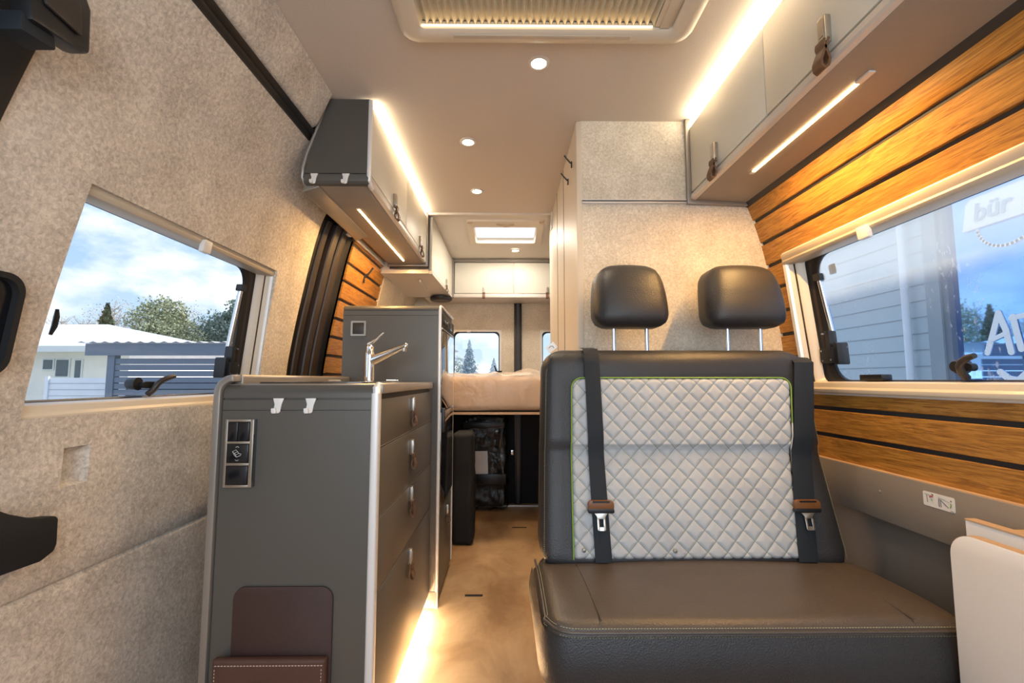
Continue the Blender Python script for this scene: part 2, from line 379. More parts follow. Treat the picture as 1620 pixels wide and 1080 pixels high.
def interp(tab, z):
    if z <= tab[0][0]: return tab[0][1]
    for i in range(len(tab) - 1):
        (z0, x0), (z1, x1) = tab[i], tab[i + 1]
        if z <= z1:
            t = (z - z0) / (z1 - z0)
            # catmull-rom for a smooth side wall
            xm = tab[i - 1][1] if i > 0 else x0 - (x1 - x0); zm = tab[i - 1][0] if i > 0 else z0 - (z1 - z0)
            xp = tab[i + 2][1] if i + 2 < len(tab) else x1 + (x1 - x0); zp = tab[i + 2][0] if i + 2 < len(tab) else z1 + (z1 - z0)
            m0 = (x1 - xm) / (z1 - zm) * (z1 - z0); m1 = (xp - x0) / (zp - z0) * (z1 - z0)
            return (2 * t**3 - 3 * t**2 + 1) * x0 + (t**3 - 2 * t**2 + t) * m0 + (-2 * t**3 + 3 * t**2) * x1 + (t**3 - t**2) * m1
    return tab[-1][1]
def lin(a, b, n): return [a + (b - a) * i / n for i in range(n + 1)]
def rrect(x0, x1, y0, y1, r, n=6, corners=(1, 1, 1, 1)):
    out = []
    for k, (cx, cy, a) in enumerate(((x1 - r, y1 - r, 0), (x0 + r, y1 - r, 90), (x0 + r, y0 + r, 180), (x1 - r, y0 + r, 270))):
        if corners[k]:
            for i in range(n + 1): t = math.radians(a + 90 * i / n); out.append((cx + r * cos(t), cy + r * sin(t)))
        else: out.append(((x1, y1), (x0, y1), (x0, y0), (x1, y0))[k])
    return out

# ------------------------------------------------------------------ side wall profiles
FLT = [(0, -.905), (.5, -.915), (.9, -.91), (1.1, -.885), (1.33, -.842), (1.46, -.815), (1.55, -.793), (1.61, -.772), (1.69, -.732), (1.78, -.68), (1.9, -.625)]
FRT = [(0, 1.03), (.55, 1.035), (.9, 1.022), (1.1, 1.008), (1.34, .97), (1.45, .945), (1.57, .905), (1.75, .82), (1.9, .73)]
FL = lambda z: interp(FLT, z)
FR = lambda z: interp(FRT, z)
ZC = 1.90                                              # ceiling height; it slopes down behind Y = 2.62
ceilz = lambda y: ZC if y < 2.62 else ZC - (y - 2.62) * .159

# ================================================================== THE SETTING
b = MB(); b.mat('floor').box(-1.0, 1.12, -.6, 3.52, -.04, 0)
tag(b.build('floor'), kind='structure')
b = MB(); b.grid([-.85, -.4, .1, .5, .95], [-.6, 0, .7, 1.4, 2.1, 2.62], lambda x, y: (x, y, ZC)); b.grid([-.85, -.4, .1, .5, .95], [-.6, 0, .7, 1.4, 2.1, 2.62], lambda x, y: (x, y, ZC + .03))
tag(b.build('ceiling', 'ceil', recalc=False), kind='structure')
# rear ceiling with a hole for the roof light
SK = (-.205, .175, 2.765, 2.965)
b = MB(); xs = [-.85, -.5, SK[0], SK[1], .5, .95]; ys = [2.62, SK[2], SK[3], 3.25, 3.56]
b.grid(xs, ys, lambda x, y: (x, y, ceilz(y)), skip=lambda u, v: SK[0] < u < SK[1] and SK[2] < v < SK[3])
tag(b.build('ceiling_rear', 'ceil2', recalc=False), kind='structure')
b = MB(); b.box(-.86, .27, 2.605, 2.635, 1.888, 1.905, .004); tag(b.build('trim_1', 'ceil2'), kind='structure')

# sliding door on the left: felt panel with a window opening, a moulded pocket and a seam
WL0 = lambda z: .872 + (z - .85) * .065                 # near edge of the opening leans
WL1 = lambda z: 1.688 - (z - .85) * .08
PK = (.962, 1.022, .700, .780)
def door_pt(y, z, out=0):
    x = FL(z)
    g = abs(z - (.508 + .004 * (y - 1)))
    if g < .007: x -= .008 * (1 - g / .007)
    if y > 1.86: t = min(1, (y - 1.86) / .07); x -= .035 * t * t
    return (x - out, y, z)
def rr_warp(y, z): 
    # columns between the near edge of the opening and Y=1 follow the leaning edge
    if 1.6 < y < 1.8 and z > .80: return y + (WL1(min(max(z, .846), 1.318)) - 1.685) * (1 - abs(y - 1.685) / (.085 if y < 1.685 else .115)) * min(1, (z - .80) / .046)
    if y <= .80 or y >= 1.05 or z < .80: return y
    s_ = WL0(min(max(z, .846), 1.318)) - .90
    k = 1 - abs(y - .90) / (.10 if y < .90 else .15)
    return y + s_ * k * min(1, (z - .80) / .046)
b = MB()
ys = sorted(set([-.6, -.2, .2, .5, .70, .80, .90, .962, 1.022, 1.05, 1.2, 1.35, 1.5, 1.6, 1.685, 1.72, 1.8, 1.86, 1.88, 1.90, 1.915, 1.925, 1.93]))
zs = sorted(set([0, .2, .4, .48, .499, .503, .506, .508, .510, .513, .517, .55, .62, .70, .72, .74, .76, .78, .80, .846, .9, 1.0, 1.1, 1.2, 1.28, 1.318, 1.36, 1.4, 1.45, 1.5, 1.55, 1.6, 1.65, 1.7, 1.755]))
b.mat('felt').grid(ys, zs, lambda y, z: door_pt(rr_warp(y, z), z), skip=lambda y, z: (.90 < y < 1.685 and .846 < z < 1.318) or (PK[0] < y < PK[1] and PK[2] < z < PK[3]))
# returns of the opening
for (y, z0, z1) in ((.90, .846, 1.318), (1.685, .846, 1.318)):
    b.grid([0, .012, .024], [z for z in zs if z0 <= z <= z1], lambda d, z: door_pt(rr_warp(y, z) + (0 if y > 1 else 0), z, d))
for z in (.846, 1.318):
    b.grid([y for y in ys if .90 <= y <= 1.685], [0, .012, .024], lambda y, d: door_pt(rr_warp(y, z), z, d))
# pocket
py = lin(PK[0], PK[1], 6); pz = lin(PK[2], PK[3], 6)
def pock(y, z):
    u = min(y - PK[0], PK[1] - y, z - PK[2], PK[3] - z) / .010; u = max(0, min(1, u))
    return door_pt(y, z, .016 * u * u * (3 - 2 * u) + .006 * u * (PK[3] - z) / .08)
door = b.build('door_1', ang=50, recalc=False); tag(door, kind='structure')
b = MB(); b.mat('felt').grid(lin(PK[0], PK[1], 14), lin(PK[2], PK[3], 14), pock); b.build('moulded_pocket', parent=door, recalc=False, ang=60)
# back of the door (outer skin keeps daylight out)
b = MB(); b.mat('blackm')
b.grid([-.6, .70, 1.80, 3.56], [0, .3, .80, 1.0, 1.2, 1.40, 1.55, 1.65, 1.78, 1.93], lambda y, z: (FL(z) - .055, y, z), skip=lambda y, z: .70 < y < 1.80 and .80 < z < 1.40)
tag(b.build('wall_left_skin', recalc=False), kind='structure')
# felt header above the door with its rounded end, and the black guide rail below it
b = MB(); hz = [1.784, 1.787, 1.795, 1.81, 1.84, 1.87, 1.899]
def hdr(y, z):
    t = max(0, (y - 1.49) / .022); k = max(0, (1.795 - z) / .011)
    return (FL(z) + .022 - .014 * t * t - .016 * k * k, min(y, 1.512), z)
b.mat('felt').grid([-.6, 0, .5, 1, 1.3, 1.45, 1.49, 1.497, 1.504, 1.509, 1.512], hz, hdr)
tag(b.build('wall_left_header'), kind='structure')
b = MB(); b.mat('black')
pr = [(-.02, 1.752), (.006, 1.752), (.010, 1.757), (.004, 1.761), (.004, 1.767), (.014, 1.770), (.016, 1.776), (.004, 1.781), (.004, 1.788), (-.02, 1.788)]
b.prism(pr, lambda a, z: (FL(z) + a, -.6, z), lambda a, z: (FL(z) + a, 1.53, z))
tag(b.build('trim_2'), kind='structure')
# black door pillar behind the sliding door
b = MB(); b.mat('brownrub')
PZ = [.6, .9, 1.0, 1.1, 1.2, 1.3, 1.4, 1.5, 1.57, 1.62]
for (y0, y1, o0, o1, mt) in ((1.935, 1.965, -.035, -.03, 'black'), (1.965, 1.99, -.02, -.012, 'brownrub'), (1.992, 2.02, -.045, -.045, 'black'), (2.022, 2.07, .0, .004, 'brownrub'), (2.075, 2.125, .012, .016, 'brownrub'), (2.128, 2.155, .018, .03, 'black')):
    b.mat(mt); b.grid([y0, y0 + .003, y1 - .003, y1], PZ, lambda y, z: (FL(z) + (o0 if y < (y0 + y1) / 2 else o1) - (.006 if y in (y0, y1) else 0), y, z))
    b.grid([o0 - .006, -.05], PZ, lambda a, z: (FL(z) + a, y0, z)); b.grid([o1 - .006, -.05], PZ, lambda a, z: (FL(z) + a, y1, z))
tag(b.build('trim_3', recalc=False), kind='structure')
# wood slats on the left behind the pillar
def slats(b, prof, y0, y1, zlist, gap, th, side, holes=None):
    for k in range(len(zlist) - 1):
        z0, z1 = zlist[k] + gap / 2, zlist[k + 1] - gap / 2
        if k == 0: z0 = zlist[0]
        if k == len(zlist) - 2: z1 = zlist[-1]
        rects = [(y0, y1, z0, z1)]
        if holes:
            hy0, hy1, hz0, hz1 = holes
            if z1 > hz0 and z0 < hz1:
                rects = [(y0, hy0, z0, z1), (hy1, y1, z0, z1)]
                if z0 < hz0: rects.append((hy0, hy1, z0, hz0))
                if z1 > hz1: rects.append((hy0, hy1, hz1, z1))
        for (a0, a1, c0, c1) in rects:
            P = lambda y, z, d: (prof(z) + side * d, y, z)
            zz = [c0, c0 + .0015, (c0 + c1) / 2, c1 - .0015, c1]
            b.grid(lin(a0, a1, 3), zz, lambda y, z: P(y, z, th - (.0015 if z in (c0, c1) else 0)))
            for z in (c0, c1): b.grid(lin(a0, a1, 3), [0, th - .0015], lambda y, d: P(y, z, d))
            for y in (a0, a1): b.grid([0, th], zz, lambda d, z: P(y, z, d))
b = MB(); b.mat('groove'); LW = lambda z: FL(z) + .038
b.grid([2.155, 2.4, 2.72], lin(.85, 1.63, 14), lambda y, z: (LW(z), y, z))
b.mat('wood'); slats(b, LW, 2.155, 2.72, [.86, .947, 1.036, 1.125, 1.213, 1.304, 1.395, 1.48, 1.571, 1.635], .014, .009, 1)
tag(b.build('wall_left_slats', recalc=False), kind='structure')
b = MB(); b.mat('felt2')
b.grid([2.715, 2.74, 2.9, 3.2, 3.56], lin(0, 1.9, 30), lambda y, z: (FL(z) + .055 + min(1, (y - 2.715) / .4) * .03, y, z))
b.grid([.03, .055], lin(0, 1.9, 30), lambda d, z: (FL(z) + d, 2.715, z))
tag(b.build('wall_left_rear', recalc=False), kind='structure')

# right wall: planks, grey panel below, black cove above
RH = (.56, 1.535, .884, 1.350)
zl = [.672] + [.662 + .0845 * k for k in range(1, 11)] + [1.572]
b = MB(); b.mat('groove')
ry = sorted([-.6, 0, RH[0], 1.0, RH[1], 1.66]); rz = sorted(lin(.672, 1.572, 12) + [RH[2], RH[3]])
b.grid(ry, rz, lambda y, z: (FR(z), y, z), skip=lambda y, z: RH[0] < y < RH[1] and RH[2] < z < RH[3])
b.mat('wood'); slats(b, FR, -.6, 1.66, zl, .0125, .009, -1, RH)
tag(b.build('wall_right', recalc=False), kind='structure')
b = MB(); b.mat('under')
b.box(1.008, 1.035, -.6, 1.66, .545, .672, .0015)
b.mat('edgeb').box(1.008, 1.038, -.6, 1.66, .6715, .6745)
b.mat('under').box(1.06, 1.08, -.6, 1.66, 0, .60)
tag(b.build('trim_4'), kind='structure')
b = MB(); b.mat('groove').prism([(0, 1.56), (-.012, 1.565), (-.020, 1.60), (-.016, 1.625), (.02, 1.625), (.02, 1.56)], lambda a, z: (FR(1.57) - (z - 1.57) * .55 + a - .004, -.6, z), lambda a, z: (FR(1.57) - (z - 1.57) * .55 + a - .004, 1.648, z))
tag(b.build('trim_5'), kind='structure')
b = MB(); b.mat('blackm')
b.grid([-.6, .56, 1.55, 3.56], sorted(lin(0, 1.93, 8) + [.86, 1.38]), lambda y, z: (FR(z) + .075, y, z), skip=lambda y, z: .56 < y < 1.55 and .86 < z < 1.38)
tag(b.build('wall_right_skin', recalc=False), kind='structure')

# washroom partition behind the bench
b = MB(); b.mat('felt2')
b.prism([(.278, 0), (1.035, 0), (1.035, .5), (FR(1.0) + .005, 1.0), (FR(1.2) + .005, 1.2), (.968, 1.39), (.915, 1.56), (.86, 1.72), (.76, ZC), (.278, ZC)], lambda x, z: (x, 1.65, z), lambda x, z: (x, 1.67, z))
b.mat('beige').box(.258, .280, 1.648, 1.672, 0, ZC - .001, .003)
b.mat('beige').box(.260, .276, 1.672, 2.615, 0, ZC - .001)
b.mat('groove').box(.2585, .2605, 2.050, 2.054, .05, ZC - .001); b.box(.2585, .2605, 2.32, 2.324, .05, ZC - .001)
b.mat('lip').box(.278, .676, 1.642, 1.652, 1.588, 1.5925, .001); b.box(.278, .676, 1.642, 1.652, 1.577, 1.5835, .001)
b.mat('groove').box(.278, .676, 1.645, 1.651, 1.5835, 1.588)
b.mat('trim').box(.252, .262, 2.58, 2.612, 1.80, ZC, .002)
tag(b.build('wall_partition'), kind='structure')
b = MB(); b.mat('beige').box(.262, .276, 2.615, 2.76, .75, 1.875)
b.box(.262, .95, 2.76, 2.775, .98, 1.86); tag(b.build('wall_partition_rear'), kind='structure')

# rear doors with their windows
RW = [(-.42, -.058, .90, 1.295), (.262, .62, .90, 1.295)]
b = MB(); b.mat('felt2')
xs = [-.86, -.42, -.058, .048, .11, .262, .62, 1.0]; zs = [.70, .90, 1.295, 1.50, 1.8]
b.grid(xs, zs, lambda x, z: (x, 3.5 - (.0 if .04 < x < .12 else 0), z), skip=lambda x, z: any(r[0] < x < r[1] and r[2] < z < r[3] for r in RW))
for r in RW:
    for x in r[:2]: b.grid([3.5, 3.53], list(r[2:]), lambda y, z: (x, y, z))
    for z in r[2:]: b.grid(list(r[:2]), [3.5, 3.53], lambda x, y: (x, y, z))
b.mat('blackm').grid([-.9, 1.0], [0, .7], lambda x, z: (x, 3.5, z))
b.grid([-1.0, -.43, -.05, .25, .63, 1.1], [0, .88, 1.31, 1.93], lambda x, z: (x, 3.55, z), skip=lambda x, z: (-.43 < x < -.05 or .25 < x < .63) and .88 < z < 1.31)
tag(b.build('door_2', recalc=False), kind='structure')
b = MB(); b.mat('black').box(.050, .078, 3.475, 3.50, 0, 1.51, .004); b.box(.081, .108, 3.480, 3.50, 0, 1.51, .004); b.mat('brownrub').box(.07, .09, 3.472, 3.478, 0, 1.51)
b.mat('steel').box(.02, .05, 3.46, 3.48, .36, .40, .005)
tag(b.build('trim_6'), kind='structure')
b = MB(); b.mat('trim').box(-.9, .9, 3.40, 3.415, 0, .012, .003); tag(b.build('trim_7'), kind='structure')
# dark lining of the garage under the bed
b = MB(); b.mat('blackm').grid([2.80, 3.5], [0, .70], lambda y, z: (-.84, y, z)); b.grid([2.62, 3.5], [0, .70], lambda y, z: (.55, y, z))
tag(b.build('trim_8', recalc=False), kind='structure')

# ------------------------------------------------------------------ hinged windows in local coordinates: u along the van, v up, w outwards
def window(name, sgn, pt, U0, U1, V0, V1, pane_mat, far='hi', jamb_near=True, latch_u=None, strut_u=None, clip_u=None, tone='offw'):
    """pt(u,v,w) -> world"""
    root = thing(name, None, None, pt(U0, V0, 0), kind='structure')
    # inner flange ring + stepped jambs
    b = MB(); b.mat(tone)
    def ring(o0, o1, w0, w1, rr0, rr1, mt):
        b.mat(mt); e = lambda o: min(o, .034 + (o - .034) * .25)
        A = rrect(U0 + o0, U1 - o0, V0 + e(o0), V1 - e(o0) + (.012 if o0 > .045 else 0), rr0); B = rrect(U0 + o1, U1 - o1, V0 + e(o1), V1 - e(o1) + (.012 if o1 > .045 else 0), rr1); n = len(A)
        b.add([pt(*p, w0) for p in A] + [pt(*p, w1) for p in B], [(i, (i + 1) % n, n + (i + 1) % n, n + i) for i in range(n)])
    ring(.0, .0, .006, -.006, .012, .012, 'trim'); ring(0, .004, -.006, -.009, .012, .012, 'trim'); ring(.004, .016, -.009, -.008, .012, .012, 'trim'); ring(.016, .020, -.008, .0, .012, .012, 'trim')
    ring(.020, .024, .0, .004, .012, .012, tone); ring(.024, .026, .004, .012, .012, .014, tone); ring(.026, .030, .012, .014, .014, .014, 'groove')
    ring(.030, .038, .014, .010, .014, .016, tone); ring(.038, .046, .010, .018, .016, .02, tone); ring(.046, .050, .018, .034, .02, .03, tone)
    b.build('window_frame', parent=root, recalc=False)
    b = MB()
    ring(.050, .056, .034, .040, .03, .04, 'black'); ring(.056, .066, .040, .041, .04, .05, 'brownrub'); ring(.066, .072, .041, .046, .05, .055, 'black'); ring(.072, .082, .046, .048, .055, .06, 'black'); ring(.082, .084, .048, .056, .06, .06, 'black')
    b.build('rubber_seal', parent=root, recalc=False)
    b = MB(); b.mat('black'); 
    ring(-.03, .06, .062, .062, .02, .05, 'black'); b.build('outer_frame', parent=root, recalc=False)
    # pane
    b = MB(); A = rrect(U0 + .06, U1 - .06, V0 + .02, V1 - .018, .045, 8)
    b.add([pt(*p, .054) for p in A], [tuple(range(len(A)))]); b.build('pane', pane_mat, root, recalc=False)
    # blind cassette on top, sill rail below
    b = MB(); b.mat('offw2')
    pr = [(V1 - .043, 0), (V1 - .041, -.010), (V1 - .032, -.014), (V1 - .026, -.010), (V1 - .018, -.013), (V1 - .006, -.012), (V1 - .002, -.006), (V1 - .002, .03), (V1 - .043, .03)]
    b.prism(pr, lambda v, w_: pt(U0 + .006, v, w_), lambda v, w_: pt(U1 - .006, v, w_), .001); b.build('blind_cassette', parent=root)
    b = MB(); b.mat(tone)
    pr = [(V0 + .002, -.006), (V0 + .008, -.013), (V0 + .018, -.014), (V0 + .024, -.008), (V0 + .038, -.006), (V0 + .040, 0), (V0 + .042, .05), (V0 + .002, .05)]
    b.prism(pr, lambda v, w_: pt(U0 + .006, v, w_), lambda v, w_: pt(U1 - .006, v, w_), .001); b.build('sill', parent=root)
    if clip_u:
        b = MB(); b.prism(rrect(clip_u - .018, clip_u + .018, V1 - .062, V1 - .028, .004, 3), lambda u, v: pt(u, v, -.022), lambda u, v: pt(u, v, -.008), .002); b.build('blind_clip', 'white', root)
    if strut_u:
        b = MB(); b.tube([pt(strut_u + .004, V1 - .105, .050), pt(strut_u - .006, V0 + .20, .052)], .0085, 12); b.build('strut', 'steel', root)
        b = MB(); b.mat('black'); b.prism(rrect(strut_u - .018, strut_u + .012, V1 - .112, V1 - .09, .004, 2), lambda u, v: pt(u, v, .035), lambda u, v: pt(u, v, .056))
        b.prism(rrect(strut_u - .016, strut_u + .004, V0 + .11, V0 + .205, .004, 2), lambda u, v: pt(u, v, .030), lambda u, v: pt(u, v, .055))
        b.prism(rrect(strut_u - .03, strut_u + .022, V0 + .10, V0 + .15, .006, 2), lambda u, v: pt(u, v, .020), lambda u, v: pt(u, v, .042))
        b.prism(rrect(strut_u - .045, strut_u - .030, V0 + .095, V0 + .165, .006, 2), lambda u, v: pt(u, v, .030), lambda u, v: pt(u, v, .066))
        b.mat('steel')
        for (du, dv) in ((.014, .140), (-.026, .110), (.0, .195), (.012, .108)): b.lathe([(.0001, -.003), (.003, -.003), (.0035, .003)], pt(strut_u + du, V0 + dv, .022), 'x', 10)
        b.build('stay_bracket', parent=root)
    if latch_u:
        s_ = latch_u[1]; lu = latch_u[0]
        b = MB(); b.mat('black'); c = pt(lu, V0 + .078, .055)
        b.lathe([(.0001, -.016), (.012, -.016), (.016, -.010), (.017, .012)], c, 'x', 18)
        b.prism(rrect(lu, lu + .05 * s_, V0 + .066, V0 + .084, .0085, 4) if s_ > 0 else rrect(lu + .05 * s_, lu, V0 + .066, V0 + .084, .0085, 4), lambda u, v: pt(u, v, .030), lambda u, v: pt(u, v, .044))
        b.mat('steel').lathe([(.0001, -.020), (.004, -.020), (.004, -.014)], c, 'x', 10)
        b.build('latch_base', parent=root)
        b = MB(); b.mat('brownrub')
        pts = [pt(lu + s_ * a, V0 + v, w_) for a, v, w_ in ((.028, .050, .038), (.030, .062, .026), (.034, .078, .018), (.045, .088, .014), (.062, .095, .010), (.080, .099, .008))]
        b.tube(pts, [.008, .0085, .008, .0075, .0075, .006], 10); b.build('latch_lever', parent=root)
    return root
ptL = lambda u, v, w_: (FL(v) - .020 - w_, u - .08 * max(0, u - .9) * (v - .85) / .8, v)
window('window_1', -1, ptL, .80, 1.700, .832, 1.340, 'glass', latch_u=(1.215, 1), strut_u=1.60, clip_u=1.285)
ptR = lambda u, v, w_: (FR(v) - .010 + w_, u, v)
window('window_2', 1, ptR, 0.60, 1.545, .874, 1.357, 'hazepane', latch_u=(1.06, -1), strut_u=1.462, clip_u=1.175)
# small black latch and sticker on the right-hand pane
b = MB(); b.mat('black').prism(rrect(1.26, 1.34, .918, .936, .003, 2), lambda u, v: ptR(u, v, .03), lambda u, v: ptR(u, v, .06), .001)
tag(b.build('window_stop'), 'small black block on the sill of the right window beside the bench headrest', 'window stop')
b = MB(); b.mat('white').prism(rrect(1.385, 1.415, 1.255, 1.285, .003, 2), lambda u, v: ptR(u, v, .0525), lambda u, v: ptR(u, v, .053))
tag(b.build('pane_sticker'), 'tiny white square sticker in the upper corner of the right window pane', 'sticker')
for n_, r in ((3, RW[0]), (4, RW[1])):
    root = thing('window_%d' % n_, None, None, (r[0], 3.5, r[2]), kind='structure')
    b = MB(); b.mat('lip')
    A = rrect(r[0] - .012, r[1] + .012, r[2] - .012, r[3] + .012, .02); B = rrect(r[0] + .004, r[1] - .004, r[2] + .004, r[3] - .004, .03); n = len(A)
    b.add([(x, 3.495, z) for x, z in A] + [(x, 3.494, z) for x, z in B], [(i, (i + 1) % n, n + (i + 1) % n, n + i) for i in range(n)])
    b.mat('black'); C_ = rrect(r[0] + .012, r[1] - .012, r[2] + .012, r[3] - .012, .04)
    b.add([(x, 3.494, z) for x, z in B] + [(x, 3.515, z) for x, z in C_], [(i, (i + 1) % n, n + (i + 1) % n, n + i) for i in range(n)])
    D_ = rrect(r[0] - .02, r[1] + .02, r[2] - .02, r[3] + .02, .03)
    b.add([(x, 3.52, z) for x, z in C_] + [(x, 3.54, z) for x, z in D_], [(i, (i + 1) % n, n + (i + 1) % n, n + i) for i in range(n)])
    b.build('window_frame', parent=root, recalc=False)
    b = MB(); b.add([(x, 3.517, z) for x, z in C_], [tuple(range(n))]); b.build('pane', 'glass', root, recalc=False)
    b = MB(); c = (r[0] + r[1]) / 2 - .06; b.box(c - .015, c + .015, 3.478, 3.494, r[3] - .008, r[3] + .008, .002); b.build('blind_clip', 'white', root)
b = MB(); b.tube([(-.075, 3.47, .955), (-.085, 3.45, .985), (-.10, 3.44, 1.03)], [.006, .006, .004], 8); b.tube([(-.045, 3.47, .985), (-.085, 3.45, .985)], .006, 8)
tag(b.build('rear_latch', 'black'), 'small black lever standing at the foot of the rear window above the bed', 'latch')

# ================================================================== FURNITURE
def frame_fn(o, t, n, up=(0, 0, 1)):
    o, t, n, up = Vector(o), Vector(t), Vector(n), Vector(up)
    return lambda a, v, w_: o + t * a + up * v + n * w_
def handle(parent, o, t, n, s=1.0, up=(0, 0, 1)):
    f = frame_fn(o, t, n, up)
    b = MB(); b.mat('nickel')
    b.prism(rrect(-.009 * s, .009 * s, -.024 * s, .024 * s, .003 * s, 3), lambda a, v: f(a, v, .0), lambda a, v: f(a, v, .011 * s), .0012 * s)
    b.prism(rrect(-.006 * s, .006 * s, -.012 * s, .018 * s, .002 * s, 2), lambda a, v: f(a, v, .011 * s), lambda a, v: f(a, v, .0125 * s))
    h = b.build('handle', parent=parent)
    # leather loop: folded ribbon hanging from the plate
    pts = [(-.018, .006), (-.030, .010), (-.044, .016), (-.056, .020), (-.066, .019), (-.070, .014), (-.066, .009), (-.054, .006), (-.040, .010), (-.028, .014), (-.020, .013)]
    sm = []
    for i in range(len(pts) - 1):
        for k in range(3): t_ = k / 3; sm.append((pts[i][0] * (1 - t_) + pts[i + 1][0] * t_, pts[i][1] * (1 - t_) + pts[i + 1][1] * t_))
    sm.append(pts[-1]); V = []; fs = []; wd = .0105 * s
    for i, (v, w_) in enumerate(sm):
        a = sm[max(0, i - 1)]; c = sm[min(len(sm) - 1, i + 1)]; d = Vector((c[0] - a[0], c[1] - a[1])).normalized(); nn = Vector((-d.y, d.x)) * .0020
        for sx_, q in ((-1, 1), (1, 1), (1, -1), (-1, -1)): V.append(f(sx_ * wd, (v + nn.x * q) * s, (w_ + nn.y * q) * s))
    for i in range(len(sm) - 1):
        for k in range(4): k2 = (k + 1) % 4; fs.append((i * 4 + k, i * 4 + k2, i * 4 + 4 + k2, i * 4 + 4 + k))
    fs += [(0, 1, 2, 3), tuple(len(V) - 4 + k for k in (3, 2, 1, 0))]
    b = MB(); b.add(V, fs); b.build('strap', 'strap', h, ang=50)
    return h

# ------------------------------------------------------------------ kitchen block
KX = -.318; KY0, KY1 = 1.12, 1.925
kt = thing('kitchen_unit', 'grey brown kitchen block with four drawers and worktop between door and aisle', 'kitchen unit', (-.51, 1.5, 0))
b = MB(); b.mat('taupe').box(-.70, KX - .018, KY0 + .02, KY1, .05, .885); b.build('body', parent=kt)
b = MB(); b.mat('taupe')
# end panel: flat below, rail groove, rounded shoulder on top
prof = [(.0, 0), (.0, .846), (.0035, .8465), (.0035, .8475), (.0, .848), (.0, .872), (.006, .8725), (.006, .876), (.0, .8765), (.0, .886), (.003, .896), (.009, .904), (.018, .909), (.03, .910)]
b.grid([-.690, -.685, -.5, KX - .012], list(range(len(prof))), lambda x, k: (x, KY0 + prof[k][0], prof[k][1]))
b.build('end_panel', parent=kt, ang=25)
b = MB(); b.mat('taupe2')
# raised rim round the back of the worktop, wrapping down the left edge of the end panel
out = [(-.712, 0), (-.712, .87)] + [(-.712 + .045 * (1 - cos(math.radians(a))), .888 + .045 * sin(math.radians(a))) for a in range(10, 91, 10)]
inn = [(p[0] + .017 * (1 if i < 3 else max(0, cos(math.radians((i - 2) * 10)))), p[1] - (0 if i < 3 else .017 * sin(math.radians((i - 2) * 10)))) for i, p in enumerate(out)]
ring = out + inn[::-1]
b.prism(ring, lambda x, z: (x, KY0 - .006, z), lambda x, z: (x, KY0 + .03, z), .003)
b.build('edge_frame', parent=kt)
b = MB(); b.mat('taupe2')
pr = [(-.712, .86), (-.712, .92), (-.705, .93), (-.69, .934), (-.667, .934), (-.662, .928), (-.662, .86)]
b.prism(pr, lambda x, z: (x, KY0 + .03, z), lambda x, z: (x, KY1, z), .002); b.build('splash_rim', parent=kt)
b = MB(); b.mat('taupe2'); b.prism(rrect(KY0 + .015, KY1 - .02, -.70, KX + .010, .02, 5, (1, 0, 0, 0)), lambda y, x: (x, y, .886), lambda y, x: (x, y, .911), .004)
b.build('worktop', parent=kt)
b = MB(); b.mat('darkglass'); b.prism(rrect(-.64, -.36, KY0 + .05, KY0 + .46, .02, 4), lambda x, y: (x, y, .911), lambda x, y: (x, y, .9155), .001); b.build('glass_lid', parent=kt)
for q in ((-.60, KY0 + .47), (-.40, KY0 + .47)): b = MB(); b.mat('steel').cyl((q[0] - .02, q[1], .916), (q[0] + .02, q[1], .916), .005, 10); b.build('lid_hinge', parent=kt)
b = MB(); b.mat('trim')
b.prism(rrect(KX - .014, KX + .006, KY0 - .004, KY0 + .022, .006, 4), lambda x, y: (x, y, 0), lambda x, y: (x, y, .888), 0)
b.tube([(KX - .004, KY0 + .008, .880), (KX - .004, KY0 + .010, .900), (KX - .003, KY0 + .020, .908), (KX - .002, KY0 + .045, .909)], [.0105, .0105, .008, .004], 10)
b.build('corner_edge', parent=kt)
b = MB(); b.mat('taupe').box(KX - .03, KX - .012, KY0 + .02, KY1, .05, .886); b.mat('groove').box(KX - .0125, KX - .010, KY0 + .022, KY1 - .01, .05, .886); b.build('carcass_front', parent=kt)
dz = [(.755, .872, .835), (.583, .750, .695 + .03), (.405, .578, .545 + .006), (.06, .400, .345)]
hz_ = [.84, .702, .552, .355]
for i, (z0, z1, _) in enumerate(dz):
    b = MB(); b.mat('taupe').box(KX - .010, KX, KY0 + .024, KY1 - .006, z0, z1, .0012)
    b.mat('lip').box(KX - .0095, KX - .002, KY0 + .024, KY1 - .006, z0 - .0022, z0 - .0002)
    d = b.build('drawer', parent=kt); handle(d, (KX, 1.52, hz_[i]), (0, 1, 0), (1, 0, 0), 1.0)
b = MB(); b.mat('toe').box(-.40, -.345, KY0 + .02, KY1 - .03, .040, .0495); tag(b.build('plinth_light', parent=kt))
b = MB(); b.mat('taupe').box(-.70, -.41, KY0 + .03, KY1, 0, .05); b.build('plinth', parent=kt)

def hook_white(o, t, n, label):
    f = frame_fn(o, t, n); b = MB(); b.mat('white')
    b.prism([(-.0125, .004), (.0135, .004), (.008, -.012), (.005, -.029), (.001, -.032), (-.009, -.032), (-.010, -.022), (-.0085, -.010)], lambda a, v: f(a, v, .0), lambda a, v: f(a, v, .0035), .0008)
    b.prism([(-.013, -.020), (-.004, -.019), (-.002, -.028), (-.002, -.032), (-.011, -.032), (-.013, -.028)], lambda a, v: f(a, v, .003), lambda a, v: f(a, v, .011), .001)
    return tag(b.build('rail_hook'), label, 'hook', 'white plastic hooks on the accessory rails')
for x, lb in ((-.556, 'left white plastic hook on the rail of the kitchen end panel, above the switches'), (-.478, 'right white plastic hook on the rail of the kitchen end panel, nearer the aisle')):
    hook_white((x, KY0, .872), (1, 0, 0), (0, -1, 0), lb)

